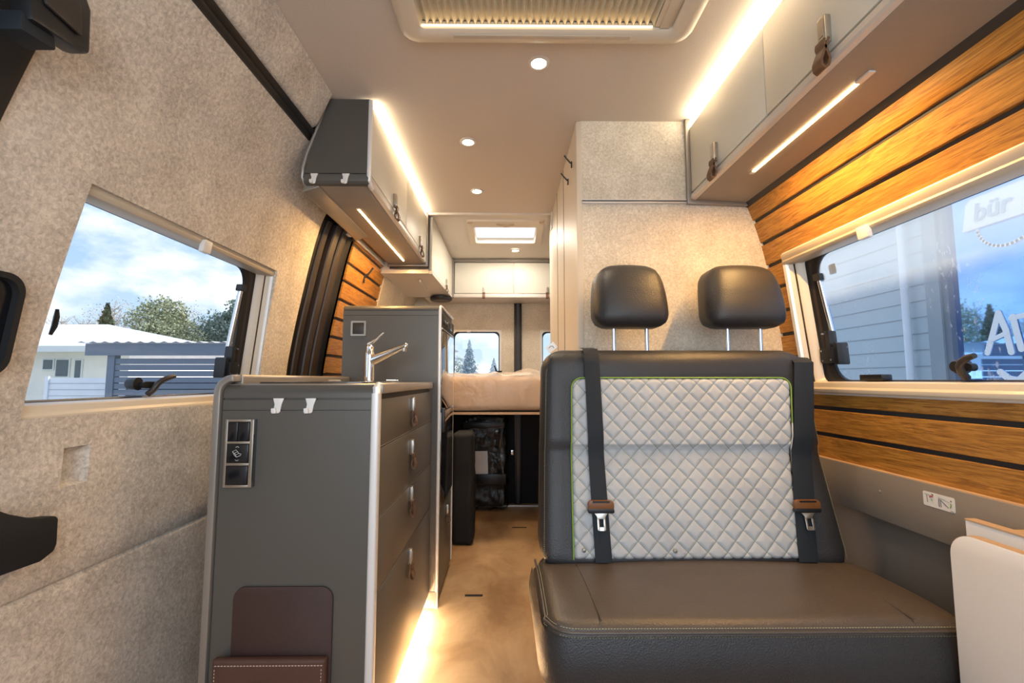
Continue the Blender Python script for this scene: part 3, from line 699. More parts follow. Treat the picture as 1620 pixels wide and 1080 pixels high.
# switch panel
sp_ = thing('switch_panel', 'upright nickel framed panel of three black switches on the kitchen end panel', 'switch panel', (-.642, KY0, .745))
b = MB(); b.mat('socketm')
for (x0, x1, z0, z1) in ((-.676, -.670, .666, .826), (-.617, -.608, .666, .826)): b.box(x0, x1, KY0 - .010, KY0, z0, z1, .001)
for z in (.666, .717, .768, .820): b.box(-.671, -.616, KY0 - .010, KY0, z, z + .006, .0008)
b.build('frame', parent=sp_)
b = MB(); b.mat('darkglass').box(-.608, -.605, KY0 - .010, KY0, .668, .826); b.build('side_cover', parent=sp_)
b = MB(); b.mat('switch').box(-.669, -.6455, KY0 - .0115, KY0, .775, .8195, .002); b.box(-.6445, -.618, KY0 - .0115, KY0, .775, .8195, .002); b.build('rocker_switch', parent=sp_)
b = MB(); b.mat('switch').box(-.669, -.618, KY0 - .0115, KY0, .724, .7675, .002)
b.mat('white'); Y_ = KY0 - .0121; f = lambda x, z: (-.6435 + x, Y_, .7455 + z)
def wire(pts, closed=False, r=.0005): b.tube([f(*p) for p in pts], r, 5, closed)
wire([(-.011, .005), (-.003, .009), (.001, .005), (-.006, .001)], True); wire([(-.006, .001), (-.0035, -.003), (.004, .0005), (.001, .005)]); wire([(-.0035, -.003), (-.001, -.008), (.008, -.004), (.010, -.001), (.004, .0005)]); wire([(-.011, .005), (-.0055, -.0045), (-.001, -.008)])
wire([(-.004, .0145), (0, .017), (.004, .0145)]); wire([(-.004, -.0145), (0, -.017), (.004, -.0145)])
b.build('step_switch', parent=sp_)
b = MB(); b.mat('switch').box(-.669, -.618, KY0 - .0115, KY0, .673, .7165, .002); b.build('blank_switch', parent=sp_)

# leather pouch
po = thing('leather_pouch', 'brown leather magazine pouch with stitched pocket on the kitchen end panel', 'pouch', (-.525, KY0, .2))
b = MB(); b.mat('pouch'); b.prism(rrect(-.640, -.408, .10, .438, .028, 7), lambda x, z: (x, KY0 - .001, z), lambda x, z: (x, KY0 - .006, z), .0015); b.build('back_panel', parent=po)
b = MB(); b.mat('pouch2')
b.slab(-.668, -.412, .08, .290, .006, .008, .02, lambda a, v, c: (a, KY0 - .030 + c - .014 * max(0, (v - .10) / .19) * 0 , v), 8, 8)
b.build('pocket', parent=po)
b = MB(); b.mat('whitest')
for i in range(34): x = -.660 + i * .0072; b.box(x, x + .0045, KY0 - .0312, KY0 - .0295, .2775, .2785)
for x in (-.660, -.4205):
    for i in range(22): z = .27 - i * .0072; b.box(x, x + .0008, KY0 - .0312, KY0 - .0295, z - .0035, z)
b.build('stitching', parent=po)

# faucet
fc = thing('kitchen_faucet', 'chrome mixer tap with long angled spout at the back of the kitchen worktop', 'tap', (-.525, 1.74, .911))
b = MB(); b.mat('chrome').lathe([(.0001, 0), (.025, 0), (.025, .004), (.019, .007), (.0190, .012), (.0185, .10), (.0180, .112), (.0145, .118), (.0145, .136), (.010, .142), (.0001, .142)], (-.525, 1.74, .911)); b.build('body', parent=fc)
b = MB(); b.mat('chrome'); V = []
def bar(b, p, q, w0, h0, w1, h1, n=14):
    p, q = Vector(p), Vector(q); t = (q - p).normalized(); s_ = t.cross(Vector((0, 0, 1))).normalized(); u = s_.cross(t)
    vs_ = [c + s_ * (w_ * cos(2 * pi * k / n)) + u * (h * sin(2 * pi * k / n)) for c, w_, h in ((p, w0, h0), (q, w1, h1)) for k in range(n)]
    b.add(vs_, [(k, (k + 1) % n, n + (k + 1) % n, n + k) for k in range(n)] + [tuple(range(n))[::-1], tuple(range(n, 2 * n))])
bar(b, (-.520, 1.74, .993), (-.385, 1.715, 1.048), .018, .021, .0115, .009); b.tube([(-.386, 1.715, 1.046), (-.380, 1.714, 1.050), (-.376, 1.714, 1.050)], [.010, .010, .007], 12)
b.build('spout', parent=fc, ang=60)
b = MB(); b.mat('nickel').lathe([(.0001, -.014), (.0075, -.014), (.0085, -.011), (.0085, 0), (.0001, .002)], (-.390, 1.716, 1.040)); b.build('aerator', parent=fc)
b = MB(); b.mat('chrome'); b.tube([(-.535, 1.742, 1.056), (-.522, 1.74, 1.060), (-.500, 1.738, 1.075), (-.476, 1.735, 1.098), (-.470, 1.734, 1.098)], [.006, .008, .0045, .0035, .0055], 10)
b.build('lever', parent=fc, ang=60)

# tall cabinet with fridge
TX = -.283; TY0, TY1 = 1.93, 2.365; TZ = 1.238
tc_ = thing('tall_cabinet', 'grey brown waist high cabinet housing the fridge behind the kitchen block', 'cabinet', (-.49, 2.14, 0))
b = MB(); b.mat('taupe')
prof = [(0, 0), (0, 1.194), (.003, 1.1945), (.003, 1.1955), (0, 1.196), (0, 1.214), (.005, 1.2145), (.005, 1.2185), (0, 1.219), (.001, 1.226), (.006, 1.233), (.015, TZ)]
b.grid([-.700, -.5, TX - .010], list(range(len(prof))), lambda x, k: (x, TY0 + prof[k][0], prof[k][1]))
b.box(-.70, TX - .010, TY0 + .015, TY1, .0, TZ - .002)
b.build('body', parent=tc_, ang=25)
b = MB(); b.mat('taupe2'); b.box(-.700, TX - .005, TY0 + .012, TY1, TZ - .004, TZ, .001); b.build('top', parent=tc_)
b = MB(); b.mat('trim'); 
b.prism(rrect(TX - .012, TX + .001, TY0 - .003, TY0 + .010, .004, 4), lambda x, y: (x, y, 0), lambda x, y: (x, y, 1.222))
b.tube([(TX - .005, TY0 + .004, 1.215), (TX - .005, TY0 + .006, 1.228), (TX - .005, TY0 + .014, 1.236), (TX - .005, TY0 + .04, 1.238), (TX - .005, TY1, 1.238)], .0055, 8)
b.prism(rrect(TX - .012, TX + .004, TY1 - .010, TY1 + .004, .004, 4), lambda x, y: (x, y, .03), lambda x, y: (x, y, 1.10))
b.build('edge_trim', parent=tc_)
b = MB(); b.mat('taupe').box(TX - .010, TX - .001, TY0 + .012, TY1 - .012, .03, .385, .001); d = b.build('door', parent=tc_); handle(d, (TX, 2.165, .325), (0, 1, 0), (1, 0, 0), .9)
b = MB(); b.mat('under').box(-.36, -.285, TY0 - .004, TY0 + .010, .0, .065, .004); b.build('foot_cover', parent=tc_)
fr = thing('fridge', 'built in fridge with dark mirror door and black control strip in the tall cabinet', 'fridge', (TX - .02, 2.14, .39))
b = MB(); b.mat('darkglass').box(TX - .010, TX + .004, TY0 + .013, TY1 - .012, .79, 1.135, .002); b.mat('steelm').box(TX - .009, TX + .0045, TY0 + .017, TY1 - .018, .80, 1.128, .001); b.build('upper_door', parent=fr)
b = MB(); b.mat('darkglass').box(TX - .010, TX + .004, TY0 + .013, TY1 - .012, .39, .785, .002); b.build('lower_door', parent=fr)
b = MB(); b.mat('blackm').box(TX - .010, TX + .003, TY0 + .013, TY1 - .012, 1.145, 1.205, .001); b.mat('nickel').box(TX - .009, TX + .0045, TY0 + .013, TY1 - .012, 1.138, 1.143)
b.mat('switch')
for k in range(4): b.lathe([(.0001, .004), (.009, .004), (.010, .0)], (TX + .003, TY0 + .07 + k * .03, 1.175), 'x', 12)
b.box(TX, TX + .005, TY0 + .24, TY0 + .34, 1.16, 1.19, .001); b.build('control_panel', parent=fr)
b = MB(); b.mat('black').box(TX, TX + .016, TY0 + .016, TY0 + .045, .70, .80, .003); b.build('door_handle', parent=fr)
sk = thing('wall_socket', 'square brown socket with nickel frame on the tall cabinet side above the tap', 'socket', (-.63, TY0, 1.14))
b = MB(); b.mat('socketm'); A = rrect(-.664, -.600, 1.106, 1.170, .004, 3); B = rrect(-.656, -.608, 1.114, 1.162, .003, 3); n = len(A)
b.add([(x, TY0 - .009, z) for x, z in A] + [(x, TY0 - .009, z) for x, z in B] + [(x, TY0 - .001, z) for x, z in A], [(i, (i + 1) % n, n + (i + 1) % n, n + i) for i in range(n)] + [(i, (i + 1) % n, 2 * n + (i + 1) % n, 2 * n + i) for i in range(n)]); b.build('frame', parent=sk)
b = MB(); b.mat('brownrub').box(-.656, -.608, TY0 - .008, TY0 - .001, 1.114, 1.162, .002); b.build('cover', parent=sk)

# ------------------------------------------------------------------ overhead cabinet left, over the kitchen
UX = -.475; UY0, UY1 = 1.515, 2.615
uc = thing('overhead_cabinet', 'cream two door overhead cabinet with dark end panel above the kitchen', 'overhead cabinet', (-.58, 2.06, 1.59))
outl = [(-.625, 1.886), (-.655, 1.80), (-.690, 1.70), (-.702, 1.655), (-.703, 1.618), (-.697, 1.602), (-.684, 1.592), (-.50, 1.592), (-.486, 1.597), (-.478, 1.612), (-.478, 1.886)]
outb = [(-.625, 1.886), (-.655, 1.80), (-.690, 1.70), (-.702, 1.655), (-.703, 1.618), (-.697, 1.596), (-.67, 1.592), (-.50, 1.592), (-.492, 1.60), (-.492, 1.886)]
b = MB(); b.mat('under').prism(outb, lambda x, z: (x, UY0 + .02, z), lambda x, z: (x, UY1, z), .002); b.build('body', parent=uc)
b = MB(); b.mat('taupe')
# end panel: flat upper part, rail groove, then a shoulder curving inwards and under
def endp(k): return [(0, 1.895), (0, 1.70), (0, 1.6285), (.005, 1.628), (.005, 1.6245), (0, 1.624), (.0005, 1.612), (.004, 1.602), (.011, 1.595), (.022, 1.591)][k]
def xl(z): return -.625 - (1.886 - z) * .345 if z > 1.68 else -.697 - (1.68 - z) * .1
b.grid([0, .02, .06, .5, .96, 1], list(range(10)), lambda u, k: (xl(endp(k)[1]) * (1 - u) + (UX - .004) * u, UY0 + endp(k)[0] + (.006 if u in (0,) else 0), endp(k)[1]))
b.build('end_panel', parent=uc, ang=25)
b = MB(); b.mat('trim'); b.tube([(UX - .004, UY0 + .006, 1.893), (UX - .004, UY0 + .006, 1.622), (UX - .004, UY0 + .010, 1.606), (UX - .005, UY0 + .022, 1.596), (UX - .006, UY0 + .05, 1.594)], .008, 10)
b.build('corner_edge', parent=uc)
b = MB(); b.mat('taupe2')
b.tube([(-.628, UY0 + .004, 1.80 + .09), (xl(1.80) - .003, UY0 + .004, 1.80), (xl(1.70) - .004, UY0 + .004, 1.70), (-.705, UY0 + .004, 1.65), (-.708, UY0 + .006, 1.615), (-.704, UY0 + .02, 1.596), (-.70, UY0 + .06, 1.588), (-.70, UY0 + .20, 1.586), (-.70, 2.07, 1.586)], .0065, 8)
b.prism([(-.715, 1.574), (-.708, 1.570), (-.655, 1.588), (-.655, 1.592), (-.70, 1.60)], lambda x, z: (x, UY0 + .02, z), lambda x, z: (x, 2.09, z), .002); b.build('wall_edge', parent=uc)
b = MB(); b.mat('lip'); b.prism([(-.492, 1.597), (UX - .004, 1.600), (UX, 1.606), (UX, 1.626), (UX - .012, 1.626), (-.492, 1.63)], lambda x, z: (x, UY0 + .02, z), lambda x, z: (x, UY1 - .01, z), .001); b.build('front_lip', parent=uc)
for (y0, y1, hy) in ((UY0 + .022, 2.09, 1.845), (2.093, UY1 - .010, 2.405)):
    b = MB(); b.mat('cream').box(UX - .014, UX, y0, y1, 1.630, 1.876, .0015); d = b.build('door', parent=uc); handle(d, (UX, hy, 1.664), (0, 1, 0), (1, 0, 0), 1.2)
b = MB(); b.mat('coolstripL').box(UX - .020, UX - .004, UY0 + .02, UY1 - .005, 1.878, 1.897); b.build('top_light', parent=uc)
b = MB(); b.mat('warm').box(-.592, -.585, 1.748, 2.53, 1.5895, 1.5925); b.mat('unlit').box(-.594, -.583, 1.742, 1.748, 1.589, 1.5925); b.build('under_light', parent=uc)
b = MB(); b.mat('taupe2'); A = [(-.70, 1.580), (UX + .008, 1.580), (UX + .008, 1.899), (UX - .010, 1.899), (UX - .010, 1.592), (-.70, 1.592)]
b.prism(A, lambda x, z: (x, UY1 - .012, z), lambda x, z: (x, UY1 + .004, z), .001); b.mat('groove'); A = [(-.69, 1.570), (UX + .014, 1.570), (UX + .014, 1.885), (UX + .004, 1.885), (UX + .004, 1.580), (-.69, 1.580)]
b.prism(A, lambda x, z: (x, UY1 + .004, z), lambda x, z: (x, UY1 + .016, z)); b.build('end_frame', parent=uc)
hook_white((-.664, UY0, 1.622), (1, 0, 0), (0, -1, 0), 'left white plastic hook on the end of the overhead cabinet above the door pillar')
hook_white((-.556, UY0, 1.622), (1, 0, 0), (0, -1, 0), 'right white plastic hook on the end of the overhead cabinet, nearer the doors')
b = MB(); b.mat('trim').prism([(-.742, 1.612), (-.728, 1.585), (-.722, 1.585), (-.722, 1.61)], lambda x, z: (x, 2.10, z), lambda x, z: (x, 2.71, z), .001)
b.prism([(-.765, 1.60), (-.752, 1.602), (-.722, 1.622), (-.74, 1.63)], lambda x, z: (x, 2.10, z), lambda x, z: (x, 2.71, z), .001)
tag(b.build('wall_rail'), 'bright aluminium rail between the walnut slats and the overhead cabinet', 'rail')
def coat_hook(o, t, n, label, s=1.0, lean=.75):
    f = frame_fn(o, t, n); b = MB(); b.mat('black')
    b.prism(rrect(-.006 * s, .006 * s, -.030 * s, .012 * s, .002), lambda a, v: f(a, v, 0), lambda a, v: f(a, v, .008 * s), .001)
    b.tube([f(0, 0, .006 * s), f(0, .006 * s, .014 * s), f(0, .034 * s, .038 * s), f(0, .052 * s, .050 * s)], [.005 * s, .005 * s, .0045 * s, .005 * s], 10)
    b.mat('nickel').lathe([(.0001, -.001), (.003, -.001), (.003, .001)], f(0, -.024 * s, .009 * s), 'x', 8)
    return tag(b.build('coat_hook'), label, 'coat hook', 'black angled coat hooks')
coat_hook((LW(1.455) + .008, 2.40, 1.465), (0, 1, 0), (1, 0, .0), 'black coat hook on the walnut slats beneath the overhead cabinet', 1.0)
coat_hook((.258, 1.755, 1.785), (0, 1, 0), (-1, 0, 0), 'upper nearer black coat hook on the partition side facing the aisle', .62)
coat_hook((.258, 1.865, 1.763), (0, 1, 0), (-1, 0, 0), 'lower farther black coat hook on the partition side facing the aisle', .62)

# second overhead cabinet, over the bed side
sc = thing('overhead_cabinet', 'plain cream overhead cabinet of one door with switched off lamp left of the bed', 'overhead cabinet', (-.58, 3.0, 1.53))
def X2(y): return -.448 + (y - 2.64) * .078
def Z2(y): return 1.545 - (y - 2.64) * .055
P2 = lambda dx, y, z: (X2(y) + dx, y, z)
def hexa(b, y0, y1, dx0, dx1, zb, zt, bev=.001):
    bm = bmesh.new(); vv = [bm.verts.new(P2(dx, y, (zb if k == 0 else zt)(y))) for y in (y0, y1) for dx in (dx0, dx1) for k in (0, 1)]
    for q in ((0, 1, 3, 2), (4, 6, 7, 5), (0, 4, 5, 1), (2, 3, 7, 6), (0, 2, 6, 4), (1, 5, 7, 3)): bm.faces.new([vv[i] for i in q])
    bmesh.ops.recalc_face_normals(bm, faces=bm.faces[:])
    if bev: bmesh.ops.bevel(bm, geom=bm.edges[:], offset=bev, segments=1, affect='EDGES')
    b.from_bm(bm)
b = MB(); b.mat('lip'); hexa(b, 2.64, 3.232, -.40, -.016, Z2, lambda y: ceilz(y) - .004); b.build('body', parent=sc)
b = MB(); b.mat('lip'); hexa(b, 2.64, 3.24, -.015, .003, lambda y: Z2(y) - .003, lambda y: Z2(y) + .017); b.build('front_lip', parent=sc)
b = MB(); b.mat('cream'); hexa(b, 2.645, 3.235, -.014, 0, lambda y: Z2(y) + .021, lambda y: ceilz(y) - .008); d = b.build('door', parent=sc); handle(d, (X2(3.0), 3.03, 1.575), (0, 1, 0), (1, 0, 0), .95)
b = MB(); b.mat('unlit').box(-.545, -.535, 2.76, 3.05, 1.521, 1.5235 + .012); b.build('lamp_cover', parent=sc)
b = MB(); b.mat('black').lathe([(.0001, -.026), (.068, -.026), (.078, -.018), (.078, .0), (.0001, .0)], (-.475, 3.22, 1.508)); tag(b.build('round_speaker'), 'flat black round disc beneath the cabinet at the head of the bed', 'speaker')

# rear overhead cabinet across the doors
rc = thing('rear_overhead_cabinet', 'cream overhead cabinet spanning the rear doors above the bed', 'overhead cabinet', (0, 3.36, 1.5))
RZ = 1.795
b = MB(); b.mat('lip').box(-.60, .95, 3.262, 3.49, 1.512, RZ, .001); b.build('body', parent=rc)
b = MB(); b.mat('under').box(-.405, -.388, 3.235, 3.262, 1.512, ceilz(3.25), .001); b.box(-.388, .95, 3.242, 3.262, 1.772, 1.796, .001); b.build('frame', parent=rc)
b = MB(); b.mat('lip').box(-.388, .95, 3.238, 3.262, 1.512, 1.5385, .003); b.build('front_lip', parent=rc)
for (x0, x1, hx) in ((-.383, .0405, -.172), (.0475, .46, .285), (.465, .94, .70)):
    b = MB(); b.mat('cream').box(x0, x1, 3.246, 3.260, 1.5445, 1.768, .0015); d = b.build('door', parent=rc); handle(d, (hx, 3.246, 1.567), (1, 0, 0), (0, -1, 0), .9)

# ------------------------------------------------------------------ right overhead cabinet
RX = .680
ro = thing('overhead_cabinet', 'pale green cream overhead cabinet with leather pulls above the right window', 'overhead cabinet', (.82, .9, 1.58))
b = MB(); b.mat('under').prism([(RX + .018, 1.585), (.905, 1.575), (.900, 1.62), (.80, 1.80), (.75, 1.880), (RX + .018, 1.880)], lambda x, z: (x, -.6, z), lambda x, z: (x, 1.640, z)); b.build('body', parent=ro)
b = MB(); b.mat('lip').prism([(RX + .018, 1.586), (RX + .004, 1.587), (RX, 1.592), (RX, 1.6065), (RX + .006, 1.6115), (RX + .018, 1.6115)], lambda x, z: (x, -.6, z), lambda x, z: (x, 1.640, z)); b.build('front_lip', parent=ro)
for (y0, y1, hy) in ((1.142, 1.628, 1.425), (.48, 1.138, .905), (-.4, .476, .2)):
    b = MB(); b.mat('cream').box(RX + .002, RX + .016, y0, y1, 1.615, 1.862, .0015); d = b.build('door', parent=ro)
    if hy > .5: handle(d, (RX + .002, hy, 1.662), (0, 1, 0), (-1, 0, 0), 1.3)
b = MB(); b.mat('coolstrip').box(RX + .006, RX + .022, -.5, 1.63, 1.866, 1.896); b.build('top_light', parent=ro)
b = MB(); b.mat('warm').box(.777, .785, .955, 1.385, 1.578, 1.584); b.mat('unlit').box(.774, .788, .915, .955, 1.577, 1.584); b.box(.774, .788, 1.385, 1.40, 1.577, 1.584); b.build('under_light', parent=ro)
b = MB(); b.mat('taupe2'); A = [(RX - .012, 1.898), (RX - .012, 1.572), (.905, 1.565), (.905, 1.578), (RX + .004, 1.585), (RX + .004, 1.898)]
b.prism(A, lambda x, z: (x, 1.630, z), lambda x, z: (x, 1.646, z), .001); b.build('end_frame', parent=ro)
b = MB(); b.mat('black').cyl((.893, 1.625, 1.586), (.893, 1.625, 1.566), .006, 10); b.cyl((.893, 1.625, 1.572), (.903, 1.62, 1.566), .005, 8); b.build('stay_joint', parent=ro)
# daylight fixtures of the strips and lamps: real area lamps lying on the fitted LEDs
WARM = (1, .57, .20); WW = (1, .78, .52); CW = (1, .86, .66)
area('lamp_strip_left', (UX + .004, 2.06, 1.886), 1.05, .012, .8, WW, (.75, 0, .6))
area('lamp_strip_right', (RX - .004, .75, 1.882), 1.7, .014, 1.3, WW, (-.75, 0, .6))
area('lamp_under_left', (-.588, 2.14, 1.584), .01, .78, 6, WARM, (0, 0, -1))
area('lamp_under_right', (.781, 1.17, 1.572), .01, .43, 6, WARM, (0, 0, -1))
area('lamp_toe', (-.372, 1.5, .036), .05, .72, 22, CW, (0, 0, -1))

# ------------------------------------------------------------------ ceiling lamps
for i, (x, y, lb) in enumerate(((.096, 1.332, 'round recessed ceiling spotlight nearest the roof vent'), (-.164, 1.804, 'round ceiling spotlight left of the aisle, second from the roof vent'),
                                (-.160, 2.295, 'small round ceiling spotlight just before the ceiling step'), (.055, 3.113, 'tiny round ceiling spotlight behind the rear roof light'))):
    z = ceilz(y)
    r = thing('ceiling_spotlight', lb, 'spotlight', (x, y, z), 'recessed round ceiling spotlights')
    b = MB(); b.mat('lip').lathe([(.0225, -.001), (.0235, -.0045), (.028, -.0055), (.033, -.003), (.034, .001)], (x, y, z), 'z', 28); b.f = b.f[:-2]; b.mi = b.mi[:-2]; b.build('ring', parent=r, recalc=False)
    b = MB(); b.mat('spot').lathe([(.0001, -.003), (.0225, -.002), (.0225, 0)], (x, y, z), 'z', 28); b.build('lens', parent=r)
    d = bpy.data.lights.new('lamp_spot', 'SPOT'); o = bpy.data.objects.new('lamp_spot', d); COL.objects.link(o)
    d.energy = (8.5, 8.5, 8.5, 1.2)[i]; d.color = (1, .80, .58); d.spot_size = 2.0; d.spot_blend = 1.0; d.shadow_soft_size = .02; o.location = (x, y, z - .012)

# roof vent with pleated blind above the bench
rv = thing('roof_vent', 'large cream roof vent frame with lit pleated blind on the ceiling', 'roof vent', (.1, .85, 1.9))
VX0, VX1, VY0, VY1 = -.300, .512, .42, 1.222; IX0, IX1, IY0, IY1 = -.238, .398, .50, 1.163
b = MB(); b.mat('offw')
levels = [(0, 1.899, .05), (.002, 1.880, .05), (.010, 1.870, .045), (.030, 1.866, .04)]
rings = []
for ins, z, r_ in levels: rings.append([(x, y, z) for x, y in rrect(VX0 + ins, VX1 - ins, VY0 + ins, VY1 - ins, r_, 8)])
rings.append([(x, y, 1.868) for x, y in rrect(IX0 - .014, IX1 + .060, IY0 - .014, IY1 + .010, .02, 8)])
rings.append([(x, y, 1.874) for x, y in rrect(IX0, IX1 + .050, IY0, IY1 + .002, .012, 8)])
rings.append([(x, y, 1.895) for x, y in rrect(IX0, IX1 + .050, IY0, IY1 + .002, .012, 8)])
n = len(rings[0]); b.add([p for r_ in rings for p in r_], [(k * n + i, k * n + (i + 1) % n, (k + 1) * n + (i + 1) % n, (k + 1) * n + i) for k in range(len(rings) - 1) for i in range(n)])
b.build('frame', parent=rv, recalc=False, ang=40)
b = MB(); b.mat('offw'); b.box(IX1 + .002, IX1 + .050, IY0, IY1, 1.880, 1.884, .002); b.box(IX1 + .016, IX1 + .042, IY0, IY1 - .001, 1.876, 1.880, .001); b.build('side_slide', parent=rv)
b = MB(); b.mat('offw2'); b.box(-.150, .34, 1.1775, 1.1895, 1.8645, 1.868, .001); b.build('air_grille', parent=rv)
b = MB(); b.mat('pleat'); npl = 34; pts = []
for i in range(npl + 1):
    x = IX0 + (IX1 - IX0) * i / npl; pts.append((x, 1.880)); 
    if i < npl: pts.append((x + (IX1 - IX0) / npl * .5, 1.902))
b.add([(x, y, z) for y in (IY0, IY1 - .004) for x, z in pts], [(i, i + 1, len(pts) + i + 1, len(pts) + i) for i in range(len(pts) - 1)]); b.build('pleated_blind', parent=rv, recalc=False, ang=20)
M['ventled'] = emit('vent_led', (1, .72, .40), 2.2)
b = MB(); b.mat('ventled'); b.box(IX0 + .004, IX1 - .004, IY1 - .006, IY1 - .002, 1.8755, 1.880); b.build('led_line', parent=rv)
area('lamp_vent', (.08, IY1 - .010, 1.8765), .60, .004, .05, (1, .66, .32), (0, -1, .45))

# rear roof light
rl = thing('roof_light', 'bright square roof light with pale frame in the rear ceiling', 'roof light', (-.015, 2.86, 1.87))
b = MB(); b.mat('offw')
def cz(x, y, d): return (x, y, ceilz(y) - d)
R4 = [[cz(x, y, d) for x, y in rrect(-.252 + i_, .226 - i_, 2.686 + i_, 3.008 - i_, .012, 4)] for i_, d in ((0, 0), (.002, .012), (.012, .016))] + [[cz(x, y, d) for x, y in rrect(SK[0] - e_, SK[1] + e_, SK[2] - e_, SK[3] + e_, .012, 4)] for e_, d in ((.006, .014), (0, .006), (0, -.022))]
n = len(R4[0]); b.add([p for r_ in R4 for p in r_], [(k * n + i, k * n + (i + 1) % n, (k + 1) * n + (i + 1) % n, (k + 1) * n + i) for k in range(len(R4) - 1) for i in range(n)]); b.build('frame', parent=rl, recalc=False)
for x_ in (-.245, .19): b = MB(); b.mat('edgeb'); b.box(x_, x_ + .03, 2.685, 2.70, ceilz(2.69) - .024, ceilz(2.69) - .014, .002); b.build('corner_cap', parent=rl)
b = MB(); b.mat('edgeb'); b.tube([(-.07, 2.715, ceilz(2.715) - .018), (-.015, 2.722, ceilz(2.72) - .026), (.04, 2.715, ceilz(2.715) - .018)], .004, 8); b.build('blind_catch', parent=rl)
b = MB(); b.add([(x, y, ceilz(y) + .021) for x, y in ((SK[0], SK[2]), (SK[1], SK[2]), (SK[1], SK[3]), (SK[0], SK[3]))], [(0, 1, 2, 3)]); b.build('pane', 'skypane', rl, recalc=False)

area('fill_roof_light', (-.015, 2.865, 1.848), .34, .16, 5.5, (1, .88, .72), (0, 0, -1))  # lamp added under the roof light to brighten the rear
# ------------------------------------------------------------------ bed
bd = thing('bed', 'raised cross bed on a thin board at the rear doors', 'bed', (.0, 3.1, .70))
b = MB(); b.mat('under').box(-.80, 1.0, 2.775, 3.46, .712, .724, .002); b.mat('edgeb').box(-.80, 1.0, 2.772, 2.776, .713, .727); b.build('board', parent=bd)
mt = thing('mattress', 'mattress wrapped in crumpled clear plastic on the raised rear bed', 'mattress', (0, 3.1, .73))
random.seed(3)
def crump(p, a=.012, s=9.0):
    v = Vector(p); n_ = mnoise.noise_vector(v * s) + mnoise.noise_vector(v * s * 2.7) * .5
    return v + n_ * a
b = MB(); b.mat('fabric'); b.slab(-.78, .98, 2.80, 3.44, .05, .04, .20, lambda a, q, c: (a, q, .935 - c), 40, 16, puff=.008); b.build('body', parent=mt, ang=60)
def filmfn(a, q, c):
    p = Vector((a, q, .960 - c)); d = mnoise.noise(p * 6) * .018 + mnoise.noise(p * 13) * .012
    k = 1 - min(1, c / .23); return p + Vector((mnoise.noise(p * 12 + Vector((9, 1, 4))) * .008, -abs(mnoise.noise(p * Vector((7, 12, 21)))) * .02 * (q < 2.84), d * (.3 + k) + (.012 * (a > -.1) * max(0, 1 - abs(q - 2.9) * 6))))
m_ = M['wrap'] = None
m, nt_, bb = newmat('crumpled_wrap'); S(bb, (.80, .72, .62), .22, 0, .6); bb.inputs['Alpha'].default_value = .38; M['wrap'] = m
tcn = N(nt_, 'ShaderNodeTexCoord'); nn = N(nt_, 'ShaderNodeTexNoise', i_Scale=6.0, i_Detail=3.0, i_Distortion=1.8); L(nt_, tcn.outputs['Object'], nn.inputs[0])
u_ = N(nt_, 'ShaderNodeBump', i_Strength=.7, i_Distance=.02); L(nt_, nn.outputs[0], u_.inputs['Height']); L(nt_, u_.outputs[0], bb.inputs['Normal'])
b = MB(); b.mat('wrap'); b.slab(-.79, .99, 2.782, 3.45, .05, .04, .228, filmfn, 90, 30); b.build('plastic_wrap', parent=mt, ang=80)

# things under the bed
b = MB(); b.mat('blackm')
def bagfn(a, q, c):
    p = Vector((-.318 + c, 2.62 + (a - 0) * 1, q)); p += Vector((mnoise.noise(p * 9) * .012, mnoise.noise(p * 7 + Vector((3, 3, 3))) * .012, 0)); return p
b.slab(0, .20, .0, .62, .03, .03, .125, bagfn, 10, 16); tag(b.build('storage_bag', ang=60), 'tall limp black fabric bag standing beside the fridge cabinet under the bed', 'bag')
pk = thing('wrapped_parcel', 'bundle of black parts in crinkled clear plastic with black straps under the bed', 'parcel', (-.16, 3.3, .1))
b = MB(); b.mat('blackm'); b.slab(-.30, -.02, .03, .65, .03, .03, .12, lambda a, q, c: crump((a, 3.27 + c, q), .010, 8), 14, 20); b.build('contents', parent=pk, ang=60)
b = MB(); b.mat('bagfilm'); b.slab(-.32, .0, .02, .672, .03, .03, .16, lambda a, q, c: crump((a, 3.245 + c, q), .018, 11), 26, 36); b.build('plastic_cover', parent=pk, ang=80)
b = MB(); b.mat('black'); b.box(-.31, -.02, 3.225, 3.235, .585, .625, .003); b.build('strap', parent=pk); b = MB(); b.mat('black'); b.box(-.26, -.01, 3.225, 3.235, .20, .27, .003); b.build('strap', parent=pk)
b = MB(); b.mat('table').prism([(-.235, .262), (-.135, .258), (-.140, .425), (-.242, .425)], lambda x, z: (x, 3.232 + z * .01, z), lambda x, z: (x, 3.2335 + z * .01, z)); b.build('paper_sheet', parent=pk)
b = MB(); b.mat('blackm').box(-.182, -.106, 2.028, 2.046, .0002, .0012, .0002); tag(b.build('floor_slot'), 'narrow black slot in the aisle floor beside the fridge cabinet', 'floor slot')
b = MB(); b.mat('blackm').box(.03, .12, 2.93, 2.945, .0002, .0012, .0002); tag(b.build('floor_slot'), 'dark slot in the floor under the bed near the rear doors', 'floor slot')

